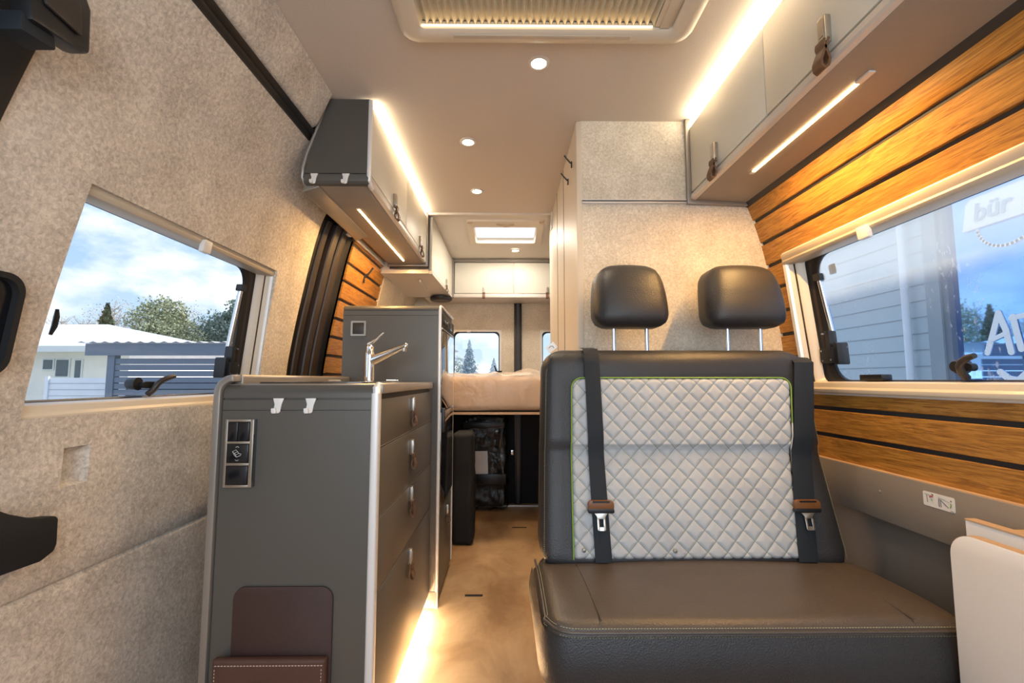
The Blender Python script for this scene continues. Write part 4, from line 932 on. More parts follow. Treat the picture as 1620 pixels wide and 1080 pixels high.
# ------------------------------------------------------------------ bench seat
bs = thing('bench_seat', 'two seat bench in dark brown leather with pale quilted backrest panel', 'bench seat', (.5, 1.15, 0))
def back_y(z):
    # front surface: the lower third leans back more, then a crease, then nearly upright
    if z < .715: return 1.270 + (z - .44) * .27
    t = z - .715
    return 1.3443 - .012 * min(1, t / .02) ** 2 + t * .13
def bmap(a, q, c):
    # a: 0..1 across, q height, c depth; sides flare slightly
    xl_ = .088 + (q - .44) * .034; xr = .940 - (q - .44) * .055
    return (xl_ + (xr - xl_) * a / .85, back_y(q) + c, q)
b = MB(); b.mat('lea'); b.slab(0, .85, .405, 1.012, .065, .040, .135, bmap, 22, 30, extra=lambda a, q: .006 * (.09 < a < .76 and .44 < q < .93))
bk = b.build('backrest', parent=bs, ang=60)
# quilted panel
QX0, QX1, QZ0, QZ1 = .092, .755, .438, .925
def qs(a, q): return QX0 + (a - QX0) * (.707 + (q - .44) * .148 - QX0) / (QX1 - QX0)
def qmap(a, q, c): return bmap(qs(a, q), q, c - .004)
def quilt_h(a, q):
    s = .0535; u = (a + q) / s / 1.0; v = (a - q) / s / 1.0
    fu = abs((u % 1) - .5) * 2; fv = abs((v % 1) - .5) * 2      # 1 on the seams
    return .0045 * max(fu, fv) ** 4 - .002
def qslab(b):
    na = 330; nb = 250
    A = lin(QX0, QX1, na); B = lin(QZ0, QZ1, nb); r = .03
    V = []; 
    for a in A:
        for q in B:
            ra, rq = a, q
            for cx, sgn in ((QX0 + r, -1), (QX1 - r, 1)):
                if (a - cx) * sgn > 0 and q > QZ1 - r:
                    x, y = (a - cx) / r, (q - QZ1 + r) / r; ra = cx + r * x * sqrt(1 - y * y / 2); rq = QZ1 - r + r * y * sqrt(1 - x * x / 2)
            d = min(a - QX0, QX1 - a, q - QZ0, QZ1 - q)
            e_ = .008 * (1 - min(1, d / .010)) ** 2
            V.append(qmap(ra, rq, quilt_h(qs(ra, rq), rq) + e_))
    return b.add(V, [(i * (nb + 1) + j, (i + 1) * (nb + 1) + j, (i + 1) * (nb + 1) + j + 1, i * (nb + 1) + j + 1) for i in range(na) for j in range(nb)])
# stitch lines drawn by the material along the seams of the quilting
m = M['quilt']; ntq = m.node_tree; bq = ntq.nodes['Principled BSDF']
old = bq.inputs['Base Color'].links[0].from_socket
uvn = N(ntq, 'ShaderNodeUVMap'); uvn.uv_map = 'seam'
sx = N(ntq, 'ShaderNodeSeparateXYZ'); L(ntq, uvn.outputs[0], sx.inputs[0])
outs = []
for k in (0, 1):
    fr_ = N(ntq, 'ShaderNodeMath', operation='FRACT'); L(ntq, sx.outputs[k], fr_.inputs[0])
    sb = N(ntq, 'ShaderNodeMath', operation='SUBTRACT'); sb.inputs[1].default_value = .5; L(ntq, fr_.outputs[0], sb.inputs[0])
    ab = N(ntq, 'ShaderNodeMath', operation='ABSOLUTE'); L(ntq, sb.outputs[0], ab.inputs[0]); outs.append(ab)
mxn = N(ntq, 'ShaderNodeMath', operation='MAXIMUM'); L(ntq, outs[0].outputs[0], mxn.inputs[0]); L(ntq, outs[1].outputs[0], mxn.inputs[1])
gt = N(ntq, 'ShaderNodeMath', operation='GREATER_THAN'); gt.inputs[1].default_value = .482; L(ntq, mxn.outputs[0], gt.inputs[0])
mc = N(ntq, 'ShaderNodeMixRGB'); L(ntq, gt.outputs[0], mc.inputs[0]); L(ntq, old, mc.inputs[1]); mc.inputs[2].default_value = (.22, .25, .17, 1); L(ntq, mc.outputs[0], bq.inputs['Base Color'])
b = MB(); b.mat('quilt'); 
na, nb = 330, 250
qslab(b); q_ = b.build('quilted_panel', parent=bk, ang=60, recalc=False)
q_['label'] = 'pale grey diamond quilted panel'
uvl = q_.data.uv_layers.new(name='seam')
def inv(a_co):
    q = a_co.z; xl_ = .088 + (q - .44) * .034; xr = .940 - (q - .44) * .055
    return (a_co.x - xl_) / (xr - xl_) * .85, q
cache = [inv(v.co) for v in q_.data.vertices]
for lp in q_.data.loops:
    a, q = cache[lp.vertex_index]; uvl.data[lp.index].uv = ((a + q) / .0535, (a - q) / .0535 + 40)
b = MB(); b.mat('green')
pts = [(QX0 - .002, z) for z in lin(QZ0, QZ1 - .03, 16)] + [(QX0 - .002 + .032 * (1 - cos(t)), QZ1 - .030 + .032 * sin(t)) for t in lin(.2, pi / 2, 6)] + [(x, QZ1 + .002) for x in lin(QX0 + .06, QX1 - .06, 8)] + [(QX1 + .002 - .032 * (1 - cos(t)), QZ1 - .030 + .032 * sin(t)) for t in lin(pi / 2, .2, 6)] + [(QX1 + .002, z) for z in lin(QZ1 - .03, QZ1 - .13, 6)]
b.tube([bmap(qs(a, q), q, -.001) for a, q in pts], .0022, 6); b.build('piping', parent=bk)
b = MB(); b.mat('lip'); b.tube([bmap(qs(QX1 + .002, z), z, -.001) for z in lin(QZ1 - .13, QZ0, 10)], .0025, 6); b.build('panel_edge', parent=bk)
# stitch rows round the backrest
def dashes(b, pts, step=.0052, ln=.0032, r=.0006):
    pts = [Vector(p) for p in pts]; acc = 0; i = 0; tot = sum((pts[k + 1] - pts[k]).length for k in range(len(pts) - 1)); d = 0
    def at(s_):
        for k in range(len(pts) - 1):
            l_ = (pts[k + 1] - pts[k]).length
            if s_ <= l_ or k == len(pts) - 2: return pts[k] + (pts[k + 1] - pts[k]) * min(1, s_ / l_)
            s_ -= l_
    while d + ln < tot: b.tube([at(d), at(d + ln)], r, 4); d += step
b = MB(); b.mat('stitch')
def edge_path(ins, c):
    return [bmap(ins, z, c) for z in lin(.43, .95 - ins, 20)] + [bmap(ins + .05 * (1 - cos(t)), .95 - ins + .05 * sin(t), c) for t in lin(0, pi / 2, 8)] + [bmap(x, 1.0 - ins, c) for x in lin(.10, .75, 16)] + [bmap(.85 - ins - .05 * (1 - cos(t)), .95 - ins + .05 * sin(t), c) for t in lin(pi / 2, 0, 8)] + [bmap(.85 - ins, z, c) for z in lin(.95 - ins, .43, 20)]
dashes(b, edge_path(.012, .0105)); b.build('stitching', parent=bk)
for (a, z) in ((.118, .462), (.365, .460)):
    b = MB(); b.mat('nickel'); p = bmap(a, z, -.0075); b.lathe([(.0001, -.003), (.005, -.002), (.0065, .0015)], p, 'y', 14); b.build('stud', parent=bk)
b = MB(); b.mat('white'); b.prism(rrect(-.016, .016, -.011, .011, .001, 1), lambda a, v: (.172 + (a * .8 - v * .6), 1.42, 1.030 + (a * .6 + v * .8)), lambda a, v: (.172 + (a * .8 - v * .6), 1.421, 1.030 + (a * .6 + v * .8)))
b.mat('groove').tube([(.164, 1.4193, 1.027), (.170, 1.4193, 1.034), (.177, 1.4193, 1.034), (.180, 1.4193, 1.028)], .0008, 5); lb_ = b.build('care_label', parent=bk); lb_.location = (-.035, 0, -.008)
# seat cushion
SZ = .432
def smap(a, q, c):
    # a across, q depth from the front edge, c down
    z = SZ - c; y = .948 + q 
    x = a - .0 * c
    z += .004 * sin(a * 9) * sin(q * 12) - .010 * max(0, (q - .27)) / .1
    if a < .12: x -= .010 * (c > .02) 
    return (x, y, z)
b = MB(); b.mat('lea2'); b.slab(.082, .948, 0, .43, .060, .028, .135, smap, 26, 16, puff=.006); cu = b.build('cushion', parent=bs, ang=70)
b = MB(); b.mat('lea2')
b.tube([smap(a, q, -.004) for a, q in [(.190 - q_ * .02, q_) for q_ in lin(.012, .33, 12)]], .0016, 6)
b.tube([smap(a, q, -.004) for a, q in [(.825 + .03 * q_, q_) for q_ in lin(.012, .33, 12)]], .0016, 6)
b.tube([smap(a, .292, -.0015) for a in lin(.18, .83, 14)], .0012, 6)
per = [(.086, q) for q in lin(.42, .06, 10)] + [(.082 + .055 * (1 - cos(t)), .06 - .055 * sin(t)) for t in lin(.15, pi / 2, 8)] + [(x, .004) for x in lin(.16, .944, 20)]
pp = [smap(a, q, .014) for a, q in per]; b.tube([Vector(p) + Vector((-.006 if i < 12 else 0, -.003 if i >= 12 else 0, 0)) for i, p in enumerate(pp)], .003, 6)
b.build('seam', parent=cu)
b = MB(); b.mat('stitch')
for dz_, dy in ((.006, .0035), (-.008, -.0065)):
    dashes(b, [Vector(p) + Vector((-.006 + (.005 if dz_ > 0 else 0) if i < 12 else .001, (-.001 + (.003 if dz_ > 0 else -.004)) if i >= 12 else 0, dz_)) for i, p in enumerate(pp)], .006, .0035, .0007)
b.build('stitching', parent=cu)
# front valance in darker leather (lower boxing)
def vmap(a, q, c): return smap(a, 0, .018 + q)[0], smap(a, 0, .018 + q)[1] - .004 + c, SZ - .018 - q
b = MB(); b.mat('lea')
def vpath(k):  # path round the left side and the front
    if k <= 10: return (.072, 1.378 - (1.378 - 1.005) * k / 10)
    if k <= 18: t = (k - 10) / 8 * pi / 2; return (.072 + .062 * (1 - cos(t)), 1.005 - .062 * sin(t))
    return (.134 + (.946 - .134) * (k - 18) / 12, .943)
def val(k, h):
    x, y = vpath(k); s_ = sin(min(1, h / .115) * pi); bulge = .010 * s_ - .012 * max(0, (h - .09) / .03) ** 2
    if k <= 10: x -= bulge
    elif k <= 18: t = (k - 10) / 8 * pi / 2; x -= bulge * cos(t); y -= bulge * sin(t)
    else: y -= bulge
    zt = SZ - .020 - (.034 * max(0, (10 - k) / 10) ** 1.5)
    return (x, y, zt - h)
b.grid(list(range(31)), lin(0, .120, 12), val); b.grid([0, 1], list(range(31)), lambda t, k: (val(k, .120)[0] + (.5 * t if k <= 14 else 0) * .4, val(k, .120)[1] + .2 * t, val(k, .120)[2]))
b.build('cushion_boxing', parent=cu, ang=60, recalc=False)
# base
b = MB(); b.mat('under').box(.108, .98, 1.03, 1.40, 0, .295, .004); b.mat('blackm').box(.125, .96, 1.0, 1.04, .20, .292, .004); b.mat('nickel').box(.112, .13, .985, 1.035, .0, .285, .003)
b.build('base', parent=bs)
# seat belts
def ribbon(b, pts, wd, th=.0012, nrib=1):
    pts = [Vector(p) for p in pts]; V = []; fs = []
    for i, p in enumerate(pts):
        for dx, dy in ((-wd, 0), (-wd * .5, -th * 1.6), (0, -th * .8), (wd * .5, -th * 1.6), (wd, 0), (wd, th), (0, th), (-wd, th)):
            V.append(p + Vector((dx, dy - .0005, 0)))
    n = 8
    for i in range(len(pts) - 1):
        for k in range(n): fs.append((i * n + k, i * n + (k + 1) % n, (i + 1) * n + (k + 1) % n, (i + 1) * n + k))
    fs += [tuple(range(n)), tuple((len(pts) - 1) * n + k for k in range(n))[::-1]]
    return b.add(V, fs)
for (xt, xb, lb, topz) in ((.250, .258, 'left black seat belt with silver tongue over the quilted backrest', 1.012), (.888, .808, 'right black seat belt with silver tongue beside the window wall', .985)):
    blt = thing('seat_belt', lb, 'seat belt', (xt, 1.38, 1.0), 'black seat belts on the bench backrest')
    zs_ = lin(topz - .012, .575, 14); xm = xb + (xt - xb) * .24
    pts = [(xt, back_y(1.0) + .075, topz + .010), (xt, back_y(1.0) + .045, topz + .006), (xt, back_y(1.0) + .012, topz + .003)] + [(xt + (xm - xt) * (topz - z) / (topz - .575), back_y(z) - .012 - .004 * sin((topz - z) * 7), z) for z in zs_]
    b = MB(); b.mat('belt'); ribbon(b, pts, .0225 if xt < .5 else .029); b.build('webbing', parent=blt, ang=50)
    b = MB(); b.mat('belt'); ribbon(b, [(xm + (xb - xm) * (.58 - z) / .15, back_y(z) - .010, z) for z in lin(.59, .434, 8)], .0225 if xt < .5 else .026); b.build('lower_webbing', parent=blt, ang=50)
    yt = back_y(.57) - .020
    b = MB(); b.mat('orange'); b.prism(rrect(xm - .035, xm + .037, .560, .590, .011, 4), lambda x, z: (x, yt - .006, z), lambda x, z: (x, yt + .006, z), .002)
    b.mat('black').prism(rrect(xm - .0355, xm + .0375, .556, .568, .005, 4), lambda x, z: (x, yt - .0065, z), lambda x, z: (x, yt + .006, z), .001); b.prism(rrect(xm - .023, xm + .025, .584, .589, .002, 2), lambda x, z: (x, yt - .0065, z), lambda x, z: (x, yt - .005, z)); b.build('buckle_cover', parent=blt)
    b = MB(); b.mat('nickel'); z0 = .559
    A = [(-.022, 0), (.022, 0), (.018, -.004), (.012, -.012), (.0115, -.042), (.009, -.046), (-.008, -.046), (-.0105, -.042), (-.011, -.012), (-.017, -.004)]
    Bi = [(-.0055, -.017), (.0055, -.017), (.006, -.022), (.006, -.034), (.005, -.038), (-.0045, -.038), (-.0055, -.034), (-.0055, -.022)]
    # tongue: plate with a slot
    for (p, q2) in (((-.011, .0115), (-.017, -.004)),): pass
    b.prism([(-.022, 0), (.022, 0), (.018, -.004), (.012, -.012), (.0118, -.017), (-.0112, -.017), (-.011, -.012), (-.017, -.004)], lambda x, z: (xm + x, yt + z * .27 - .004, z0 + z), lambda x, z: (xm + x, yt + z * .27 - .0015, z0 + z), .0005)
    b.prism([(-.0112, -.017), (-.0055, -.017), (-.0055, -.038), (-.0055, -.046), (-.0095, -.046), (-.0112, -.043)], lambda x, z: (xm + x, yt + z * .27 - .004, z0 + z), lambda x, z: (xm + x, yt + z * .27 - .0015, z0 + z), .0004)
    b.prism([(.0118, -.017), (.006, -.017), (.006, -.046), (.010, -.046), (.0118, -.043)], lambda x, z: (xm + x, yt + z * .27 - .004, z0 + z), lambda x, z: (xm + x, yt + z * .27 - .0015, z0 + z), .0004)
    b.prism([(-.0056, -.046), (.0061, -.046), (.0061, -.037), (-.0056, -.037)], lambda x, z: (xm + x, yt + z * .27 - .004, z0 + z), lambda x, z: (xm + x, yt + z * .27 - .0015, z0 + z))
    b.build('tongue', parent=blt)
b = MB(); b.mat('blackm').box(.440, .580, 1.225, 1.275, .424, .434, .004); b.mat('red').box(.527, .553, 1.222, 1.240, .430, .437, .002); tag(b.build('belt_buckle'), 'black belt buckle with red button in the gap between seat and backrest', 'belt buckle')
# head restraints
def headrest(x0, x1, lb):
    h = thing('headrest', lb, 'headrest', ((x0 + x1) / 2, 1.45, 1.0), 'leather head restraints on the bench')
    W = x1 - x0; Hh = .208; zb = 1.085
    def hm(a, q, c):
        k = q / Hh; tap = 1.02 - .22 * k ** 3.2
        return ((x0 + x1) / 2 + (a - W / 2) * tap, 1.395 + c + .018 * (1 - k) * 0 + .05 * k ** 2 + .010 * (2 * a / W - 1) ** 2, zb + q + (.006 * (1 - (2 * a / W - 1) ** 2) * (k > .5)))
    b = MB(); b.mat('lea')
    b.slab(0, W, 0, Hh, .050, .034, .11, hm, 12, 12, puff=.014)
    b.build('pad', parent=h, ang=80)
    b = MB(); b.mat('lea'); pts = [hm(.012, q, .018) for q in lin(.03, Hh - .085, 8)] + [hm(.012 + .07 * (1 - cos(t)), Hh - .082 + .074 * sin(t), .018) for t in lin(.1, pi / 2, 8)] + [hm(x, Hh - .007, .018) for x in lin(.10, W - .10, 6)] + [hm(W - .012 - .07 * (1 - cos(t)), Hh - .082 + .074 * sin(t), .018) for t in lin(pi / 2, .1, 8)] + [hm(W - .012, q, .018) for q in lin(Hh - .085, .03, 8)]
    b.tube(pts, .0022, 6); b.build('seam', parent=h)
    for xp in ((x0 + x1) / 2 - .053, (x0 + x1) / 2 + .053):
        b = MB(); b.mat('steel').cyl((xp, 1.452, .995), (xp, 1.452, 1.10), .0065, 16); b.build('post', parent=h)
headrest(.276, .512, 'left dark leather headrest on two steel posts, nearer the aisle')
headrest(.636, .886, 'right dark leather headrest on two steel posts, nearer the window')

# ------------------------------------------------------------------ table parts on the right
ft = thing('folding_table', 'white fold down table hanging below the right window', 'table', (.95, .6, .3))
b = MB(); b.mat('table'); b.prism(rrect(-.2, .965, .30, .632, .004, 2), lambda y, z: (.952, y, z), lambda y, z: (.974, y, z)); b.mat('edgeb').box(.951, .9745, -.2, .966, .630, .6335); b.build('wall_leaf', parent=ft)
b = MB(); b.mat('edgeb'); b.box(.974, 1.010, .80, .90, .60, .632, .002); b.build('hinge_block', parent=ft)
b = MB(); b.mat('table'); A = rrect(-.2, .918, .0, .626, .045, 8, (1, 0, 0, 0)); b.prism(A, lambda y, z: (.870, y, z), lambda y, z: (.892, y, z), .001)
b.mat('edgeb'); B = [(y + (.0006 if y > .5 else 0), z + .0006) for y, z in A]; n = len(B)
b.add([(.8712, y, z) for y, z in B] + [(.8908, y, z) for y, z in B], [(i, (i + 1) % n, n + (i + 1) % n, n + i) for i in range(n)])
b.build('table_leaf', parent=ft)
stc = thing('instruction_sticker', 'small white pictogram sticker on the grey strip under the walnut slats', 'sticker', (1.008, 1.08, .635))
b = MB(); b.mat('white').prism(rrect(1.042, 1.121, .6205, .654, .004, 3), lambda y, z: (1.0078, y, z), lambda y, z: (1.0072, y, z)); b.build('sheet', parent=stc)
b = MB(); X_ = 1.0068
gy = lambda u, v: (X_, 1.121 - u * .079, .654 - v * .0335)       # u from the far end, v down
b.mat('groove')
for pts, r in ((((.06, .18), (.30, .24)), .0004), (((.13, .25), (.15, .75)), .0005), (((.52, .30), (.52, .85)), .0007), (((.57, .35), (.58, .85)), .0005), (((.55, .32), (.80, .75)), .0006), (((.50, .22), (.84, .38)), .0003), (((.86, .92), (.96, .94)), .0004), (((.88, .22), (.90, .30)), .0009), (((.30, .12), (.34, .18)), .0013)):
    b.tube([gy(*p) for p in pts], r, 5)
b.build('pictogram', parent=stc)
b = MB(); b.mat('red').tube([gy(.22, .33), gy(.33, .26)], .0014, 6); b.build('red_mark', parent=stc)
b = MB(); b.mat('green').tube([gy(.88, .42), gy(.89, .55), gy(.86, .72)], .0012, 6); b.build('green_arrow', parent=stc)
b = MB(); b.mat('green').tube([gy(.28, .48), gy(.30, .56)], .0014, 6); b.build('green_mark', parent=stc)
b = MB(); b.mat('under').lathe([(.0001, -.003), (.003, -.003), (.0038, 0)], (1.008, 1.252, .620), 'x', 12); tag(b.build('screw_cap'), 'small round screw cap on the grey strip beside the bench', 'screw cap')

# ------------------------------------------------------------------ left foreground: front pillar and its fittings
b = MB(); b.mat('blackm')
def pil(k, z):
    ye = .748 + (z - 1.48) * .12; d = [(-.75, .004), (-.3, .010), (-.03, .012), (-.012, .008), (-.003, -.002), (0, -.02)][k]
    return (FL(z) + d[1], ye + d[0], z)
b.grid(list(range(6)), lin(1.2, 1.9, 14), pil)
tag(b.build('trim_9', recalc=False), kind='structure')
bg_ = thing('belt_guide', 'bulky black plastic seat belt guide on the front pillar, top left corner', 'belt guide', (-.78, .70, 1.5))
PG = lambda u, v, w_: (-.735 + w_ - (v - 1.55) * .25, u - .036, v - .042)
b = MB(); b.mat('black'); b.prism([(.655, 1.478), (.665, 1.62), (.765, 1.62), (.772, 1.59), (.752, 1.497), (.735, 1.488)], lambda u, v: PG(u, v, 0), lambda u, v: PG(u, v, .035), .008); b.build('housing', parent=bg_)
b = MB(); b.mat('brownrub'); b.prism([(.675, 1.52), (.682, 1.60), (.735, 1.60), (.742, 1.575), (.732, 1.512)], lambda u, v: PG(u, v, .035), lambda u, v: PG(u, v, .042), .004); b.build('face_plate', parent=bg_)
b = MB(); b.mat('belt'); b.prism([(.645, 1.455), (.650, 1.49), (.70, 1.495), (.698, 1.462)], lambda u, v: PG(u, v, -.02), lambda u, v: PG(u, v, .025), .004); b.build('belt_loop', parent=bg_)
dh = thing('door_pull', 'black framed recessed door pull on the felt panel at the left edge', 'door pull', (-.87, .79, 1.02))
DP = lambda u, v, w_: (FL(v) + .012 + w_, u - .012, v)
b = MB(); b.mat('blackm'); A = rrect(.66, .828, .925, 1.105, .035, 7); B = rrect(.66, .818, .935, 1.095, .028, 7); n = len(A)
b.add([DP(*p, -.012) for p in A] + [DP(*p, .012) for p in A] + [DP(*p, .012) for p in B] + [DP(*p, -.002) for p in B], [(k * n + i, k * n + (i + 1) % n, (k + 1) * n + (i + 1) % n, (k + 1) * n + i) for k in range(3) for i in range(n)]); b.build('frame', parent=dh, recalc=False)
b = MB(); b.mat('switch'); b.add([DP(*p, -.001) for p in B], [tuple(range(n))]); b.build('inset', parent=dh, recalc=False)
b = MB(); b.mat('blackm')
AR = [(.60, .735), (.78, .712), (.805, .706), (.83, .690), (.86, .676), (.885, .668), (.912, .664), (.918, .658), (.919, .610), (.914, .598), (.89, .588), (.82, .590), (.60, .575)]
b.prism(AR, lambda u, v: (-.885, u - .016, v), lambda u, v: (-.855, u - .016, v), .004); tag(b.build('seat_bracket'), 'dark brown black plastic arm reaching in from the left edge beside the felt door', 'bracket')

b = MB(); b.mat('black').tube([(-.925, .935, 1.065), (-.928, .938, 1.05), (-.93, .937, 1.03), (-.932, .932, 1.012)], [.003, .005, .005, .003], 8)
tag(b.build('window_catch'), 'small black crescent catch at the near edge of the left window', 'catch')

# ================================================================== OUTSIDE
def om(name, col, rough=.7, grain=.08, gs=3.0): M[name] = plain(name, col, rough, grain=grain, gscale=gs)
om('paving', (.50, .50, .50), .8); om('lawn', (.20, .26, .07), .9, .3, 8.); om('render_wall', (.95, .88, .84)); om('pale_roof', (.72, .74, .76), .5); om('slate_blue_paint', (.155, .19, .24), .6)
om('house_pane', (.10, .13, .16), .1); om('white_fence', (.80, .82, .84)); om('facade_grey', (.46, .55, .60), .5, .03); om('facade_seam', (.27, .33, .37)); om('pipe_grey', (.74, .80, .86), .4)
om('hazed_spruce', (.46, .54, .58), .9, .2, 2.); om('spruce', (.10, .135, .075), .9, .3, 2.); om('pine', (.34, .36, .22), .9, .3, 2.); om('oak', (.21, .27, .22), .9, .3, 2.); om('bud', (.50, .45, .38), .9, .3, 2.); om('bark', (.42, .38, .34), .9)  # rear spruces: haze and glare put into a pale blue colour
om('paint_white', (.97, .98, .99), .6, 0); om('sign_white', (.90, .92, .94), .5, 0); om('sign_blue', (.38, .48, .54), .5, 0)
m, nt_, bb = newmat('blue_shop_glass'); S(bb, (.22, .50, .98), .02, 1.0); M['shopglass'] = m
GZ = -.55
b = MB(); b.mat('paving').grid(lin(-120, 120, 6), lin(-60, 180, 6), lambda x, y: (x, y, GZ)); tag(b.build('ground', recalc=False), kind='structure')
b = MB(); b.mat('lawn').box(-30, -11.2, 12.2, 15.2, GZ, GZ + .04); tag(b.build('lawn'), 'strip of green lawn in front of the pale house', 'lawn', kind='stuff')
# house with hipped roof
ho = thing('house', 'pale single storey house with low white hipped roof beyond the fence', 'house', (-17, 18, GZ))
b = MB(); b.mat('render_wall').box(-26, -13.2, 16, 24, GZ, 2.05); b.build('wall', parent=ho)
b = MB(); b.mat('pale_roof')
rb = [(-27, 15.3, 2.05), (-12.3, 15.3, 2.05), (-12.3, 24.7, 2.05), (-27, 24.7, 2.05)]
b.add(rb + [(-24, 20, 3.35), (-17.5, 20, 3.35)], [(0, 1, 5, 4), (1, 2, 5), (2, 3, 4, 5), (3, 0, 4), (0, 3, 2, 1)]); b.box(-27, -12.3, 15.26, 15.32, 1.86, 2.06); b.build('roof', parent=ho)
for (x0, x1, z0, z1) in ((-15.65, -15.25, 1.05, 1.62), (-15.0, -14.82, .9, 1.60), (-16.1, -15.8, 1.3, 1.62)):
    b = MB(); b.mat('white_fence').box(x0 - .05, x1 + .05, 15.96, 15.99, z0 - .05, z1 + .05); b.mat('house_pane').box(x0, x1, 15.94, 15.965, z0, z1); b.build('window', parent=ho)
h2 = thing('house', 'distant white gabled roof showing over the slatted carport', 'house', (-11, 22, GZ))
b = MB(); b.mat('render_wall').box(-16.5, -11, 25, 30, GZ, 2.35); b.build('wall', parent=h2)
b = MB(); b.mat('pale_roof'); b.add([(-17, 24.8, 2.3), (-10.5, 24.8, 2.3), (-17, 30, 2.3), (-10.5, 30, 2.3), (-13.7, 24.8, 3.35), (-13.7, 30, 3.35)], [(0, 4, 5, 2), (4, 1, 3, 5), (0, 1, 4), (2, 5, 3)]); b.build('roof', parent=h2)
# carport with slatted screen
cp = thing('carport', 'slate blue carport with corrugated roof edge and horizontal slat screen', 'carport', (-6, 9, GZ))
b = MB(); b.mat('slate_blue_paint').box(-8.25, -1.5, 8.95, 9.0, 1.40, 1.63); b.build('fascia', parent=cp)
b = MB(); b.mat('pale_roof')
pts = []
for i in range(92): pts.append((-8.35 + i * .076, 1.645 + (.03 if i % 3 == 1 else 0)))
b.add([(x, y, z + (y - 8.9) * .02) for y in (8.88, 13.5) for x, z in pts], [(i, i + 1, 92 + i + 1, 92 + i) for i in range(91)]); b.build('corrugated_roof', parent=cp, recalc=False)
for x in (-7.85, -5.2, -2.6): b = MB(); b.mat('slate_blue_paint').box(x, x + .14, 9.0, 9.14, GZ, 1.42); b.build('post', parent=cp)
random.seed(5)
b = MB(); b.mat('slate_blue_paint')
for k in range(16):
    z = 1.34 - k * .122; b.box(-7.75, -1.5, 9.02, 9.045, z - .105, z + .002)
b.build('slat_screen', parent=cp)
b = MB(); b.mat('slate_blue_paint').box(-7.7, -1.5, 9.30, 9.33, GZ, .95); b.build('inner_board', parent=cp)
b = MB(); b.mat('white_fence').box(-12.0, -8.7, 12, 12.05, GZ + .05, .98); b.mat('facade_seam')
for k in range(9): b.box(-12.0, -8.7, 11.99, 12.0, GZ + .1 + k * .16, GZ + .108 + k * .16)
b.mat('white_fence')
for x in (-12.0, -10.35, -8.75): b.box(x, x + .09, 11.96, 12.0, GZ, 1.02)
tag(b.build('garden_fence'), 'white board garden fence left of the slatted carport', 'fence')
# trees
def tree(x, y, h, wd, kind, lb, nleaf=1500, grp='trees beyond the houses'):
    t = thing('tree', lb, 'tree', (x, y, GZ), grp); rnd = random.Random(int(x * 31 + y * 7))
    b = MB(); b.mat('bark').tube([(x, y, GZ), (x + rnd.uniform(-.2, .2), y, GZ + h * .5), (x, y, GZ + h * .96)], [h * .022, h * .014, h * .003], 7)
    if kind == 'bud':
        for i in range(60):
            z = GZ + h * rnd.uniform(.25, .9); a = rnd.uniform(0, 6.28); l_ = wd * .5 * rnd.uniform(.5, 1) * (1.15 - (z - GZ) / h)
            p1 = (x + cos(a) * l_ * .6, y + sin(a) * l_ * .6, z + l_ * .35); p2 = (x + cos(a) * l_ * 1.1, y + sin(a) * l_ * 1.1, z + l_ * 1.1)
            b.tube([(x, y, z), p1, p2], [h * .006, h * .004, h * .0015], 4)
    b.build('trunk', parent=t)
    b = MB(); b.mat(kind); V = []; fs = []
    for i in range(nleaf * 3):
        if 'spruce' in kind:
            k = rnd.random() ** .7; z = GZ + h * (1 - .9 * k); lay = (k * 9) % 1; r = wd / 2 * k * (.55 + .45 * lay) * rnd.uniform(.6, 1.05)
            a = rnd.uniform(0, 6.28); c = Vector((x + r * cos(a), y + r * sin(a), z - r * .12)); s_ = h * .024
        else:
            while True:
                d = Vector((rnd.uniform(-1, 1), rnd.uniform(-1, 1), rnd.uniform(-1, 1)))
                if .3 < d.length < 1: break
            n_ = mnoise.noise(d * 2.2 + Vector((x, y, 0))); d = d * (1 + n_ * .5); lo = .45 if kind != 'bud' else .4
            c = Vector((x + d.x * wd / 2, y + d.y * wd / 2, GZ + h * (lo + .27 + d.z * .30))); s_ = h * (.017 if kind != 'bud' else .008)
        u = Vector((rnd.uniform(-1, 1), rnd.uniform(-1, 1), rnd.uniform(-1, 1))).normalized() * s_; v = u.cross(Vector((rnd.uniform(-1, 1), rnd.uniform(-1, 1), rnd.uniform(-1, 1)))).normalized() * s_ * .8
        o = len(V); V += [c - u, c + v * .7, c + u, c - v * .7]; fs.append((o, o + 1, o + 2, o + 3))
    b.add(V, fs); b.build('crown', parent=t, recalc=False)
tree(-35.2, 40, 8.2, 5.0, 'spruce', 'dark pointed spruce behind the white hipped roof', 1600)
tree(-29.6, 39, 8.3, 4.6, 'pine', 'tall light green pine above the carport roof', 1500); tree(-28.2, 38, 6.4, 5, 'pine', 'lower light green pine bush right of the tall pine above the carport', 1300)
tree(-26.0, 42, 7.6, 5, 'oak', 'rounded dark green tree above the right end of the carport', 1700); tree(-23.0, 41, 8.8, 5.2, 'oak', 'taller rounded blue green tree beside the window strut', 1900)
for i, (x, y, h, wd) in enumerate(((-38, 44, 9.5, 5), (-41, 44, 7.5, 6), (-33.5, 45, 9.8, 5), (-31.5, 44, 8.8, 5), (-36, 48, 8.5, 6), (-28.5, 47, 8.2, 6), (-44, 45, 8, 6))):
    tree(x, y, h, wd, 'bud', ('bare pale budding tree left of the dark pointed spruce', 'low wide bare tree above the left end of the white roof', 'tall bare pale tree right of the dark pointed spruce', 'bare pale tree between the pointed spruce and the green pine', 'bare tree far behind the pointed spruce', 'bare tree between the green pine and the rounded dark tree', 'bare tree at the far left edge of the left window')[i], 700, 'bare budding trees beyond the house')
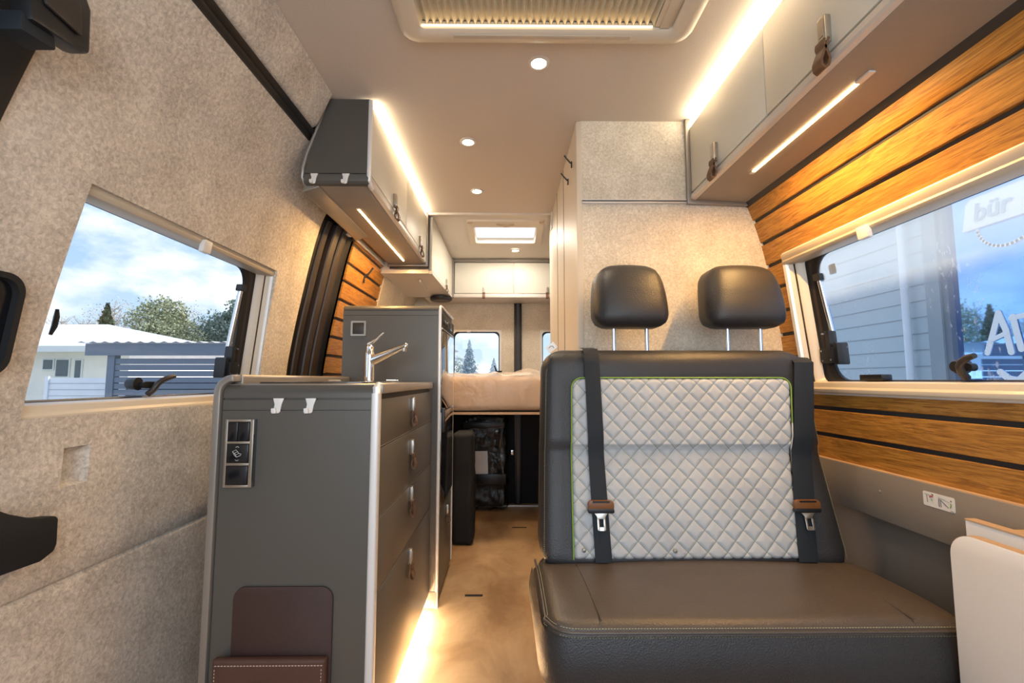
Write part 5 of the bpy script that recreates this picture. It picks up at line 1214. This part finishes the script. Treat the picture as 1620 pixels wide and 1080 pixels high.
tree(-3.35, 40, 5.0, 2.6, 'hazed_spruce', 'blue hazy spruce seen through the rear window', 1500); tree(-1.2, 40, 3.4, 2.4, 'hazed_spruce', 'small spruce right of the larger one in the rear window', 900)
tree(-5.2, 44, 3.6, 4, 'oak', 'low bush left of the spruce in the rear window', 900)
tree(7.4, 30, 4.2, 5, 'oak', 'low round tree seen far behind the rear doors on the right', 900)
# commercial building on the right
bl = thing('commercial_building', 'grey panelled building with large blue glass front outside the right window', 'building', (4.5, 5, GZ))
b = MB(); b.mat('facade_grey').box(4.0, 9, 4.18, 16, GZ, 3.48); b.box(4.0, 9, -1, 4.18, 3.2, 3.48); b.box(4.3, 9, -1, 4.18, GZ, 3.2); b.build('wall', parent=bl)
b = MB(); b.mat('facade_seam')
for k in range(25): b.box(3.994, 4.0, 4.2, 16, GZ + .02 + k * .158, GZ + .026 + k * .158)
b.build('panel_seams', parent=bl)
b = MB(); b.mat('pipe_grey').cyl((3.93, 4.41, GZ), (3.93, 4.41, 3.45), .033, 14)
tag(b.build('downpipe'), 'pale grey downpipe on the grey panelled building', 'downpipe')
b = MB(); b.mat('facade_seam').box(3.93, 4.06, 4.05, 4.19, GZ, 3.2); b.mat('slate_blue_paint').box(3.95, 4.05, 3.99, 4.05, GZ, 3.2); b.box(3.95, 4.05, -1, 4.05, 3.1, 3.25); b.build('window_frame', parent=bl)
b = MB(); b.mat('shopglass').box(4.0, 4.02, -1, 3.99, GZ, 3.1); b.build('shop_window', parent=bl)
def stroke(b, pts, r, dx=0):
    # brush stroke: flat capsule chain standing on the glass
    pts = [Vector(p) for p in pts]
    for i in range(len(pts) - 1):
        d = (pts[i + 1] - pts[i]).normalized(); a0 = math.atan2(d.y, d.x)
        o = [(pts[i + 1].x + r * cos(a0 + t), pts[i + 1].y + r * sin(a0 + t)) for t in lin(-pi / 2, pi / 2, 7)] + [(pts[i].x + r * cos(a0 + t), pts[i].y + r * sin(a0 + t)) for t in lin(pi / 2, 3 * pi / 2, 7)]
        b.prism(o, lambda y, z: (3.994 - i * .0006 - dx, y, z), lambda y, z: (3.999 - dx, y, z))
b = MB(); b.mat('paint_white'); stroke(b, [(3.745, 1.146), (3.69, 1.30), (3.635, 1.465), (3.59, 1.32), (3.565, 1.14)], .023); stroke(b, [(3.70, 1.25), (3.60, 1.29)], .018, .0032)
tag(b.build('painted_letter'), 'white brush painted letter A on the blue shop glass', 'letter')
b = MB(); b.mat('paint_white'); stroke(b, [(3.545, 1.41), (3.36, 1.43)], .020); stroke(b, [(3.53, 1.42), (3.51, 1.28), (3.49, 1.16)], .023, .0032)
tag(b.build('painted_letter'), 'white brush painted letter T on the blue shop glass at the photo edge', 'letter')
b = MB(); b.mat('paint_white'); stroke(b, [(3.66, .985), (3.60, .93), (3.53, .915), (3.45, .99), (3.40, 1.0)], .026)
tag(b.build('painted_letter'), 'lower white brush painted stroke cut off by the window sill', 'letter')
sg = thing('shop_sign', 'white slanted logo plate reading bür high on the shop glass', 'sign', (3.98, 3.55, 2.3))
b = MB(); b.mat('sign_white'); b.prism([(3.84, 2.20), (3.80, 2.42), (3.76, 2.46), (2.7, 2.46), (2.7, 2.20)], lambda y, z: (3.97, y, z), lambda y, z: (3.998, y, z), .002)
arc = [(3.52 + .22 * cos(t), 2.20 + .20 * sin(t)) for t in lin(pi, 2 * pi, 20)]
for i in range(20): stroke(b, [arc[i], arc[i + 1]], .012)
b.build('plate', parent=sg)
cu_ = bpy.data.curves.new('lettering', 'FONT'); cu_.body = 'bür'; cu_.size = .21; cu_.extrude = .004; cu_.offset = .004; cu_.shear = .15
to = bpy.data.objects.new('lettering', cu_); COL.objects.link(to); bpy.context.view_layer.update()
me = bpy.data.meshes.new_from_object(to.evaluated_get(bpy.context.evaluated_depsgraph_get())); bpy.data.objects.remove(to)
me.materials.clear(); me.materials.append(M['sign_blue'])
for v in me.vertices: v.co = Vector((3.966 - v.co.z, 3.74 - v.co.x, 2.26 + v.co.y))
to = bpy.data.objects.new('lettering', me); COL.objects.link(to); to.parent = sg; to.matrix_parent_inverse = Matrix.Translation(-Vector(sg.location))
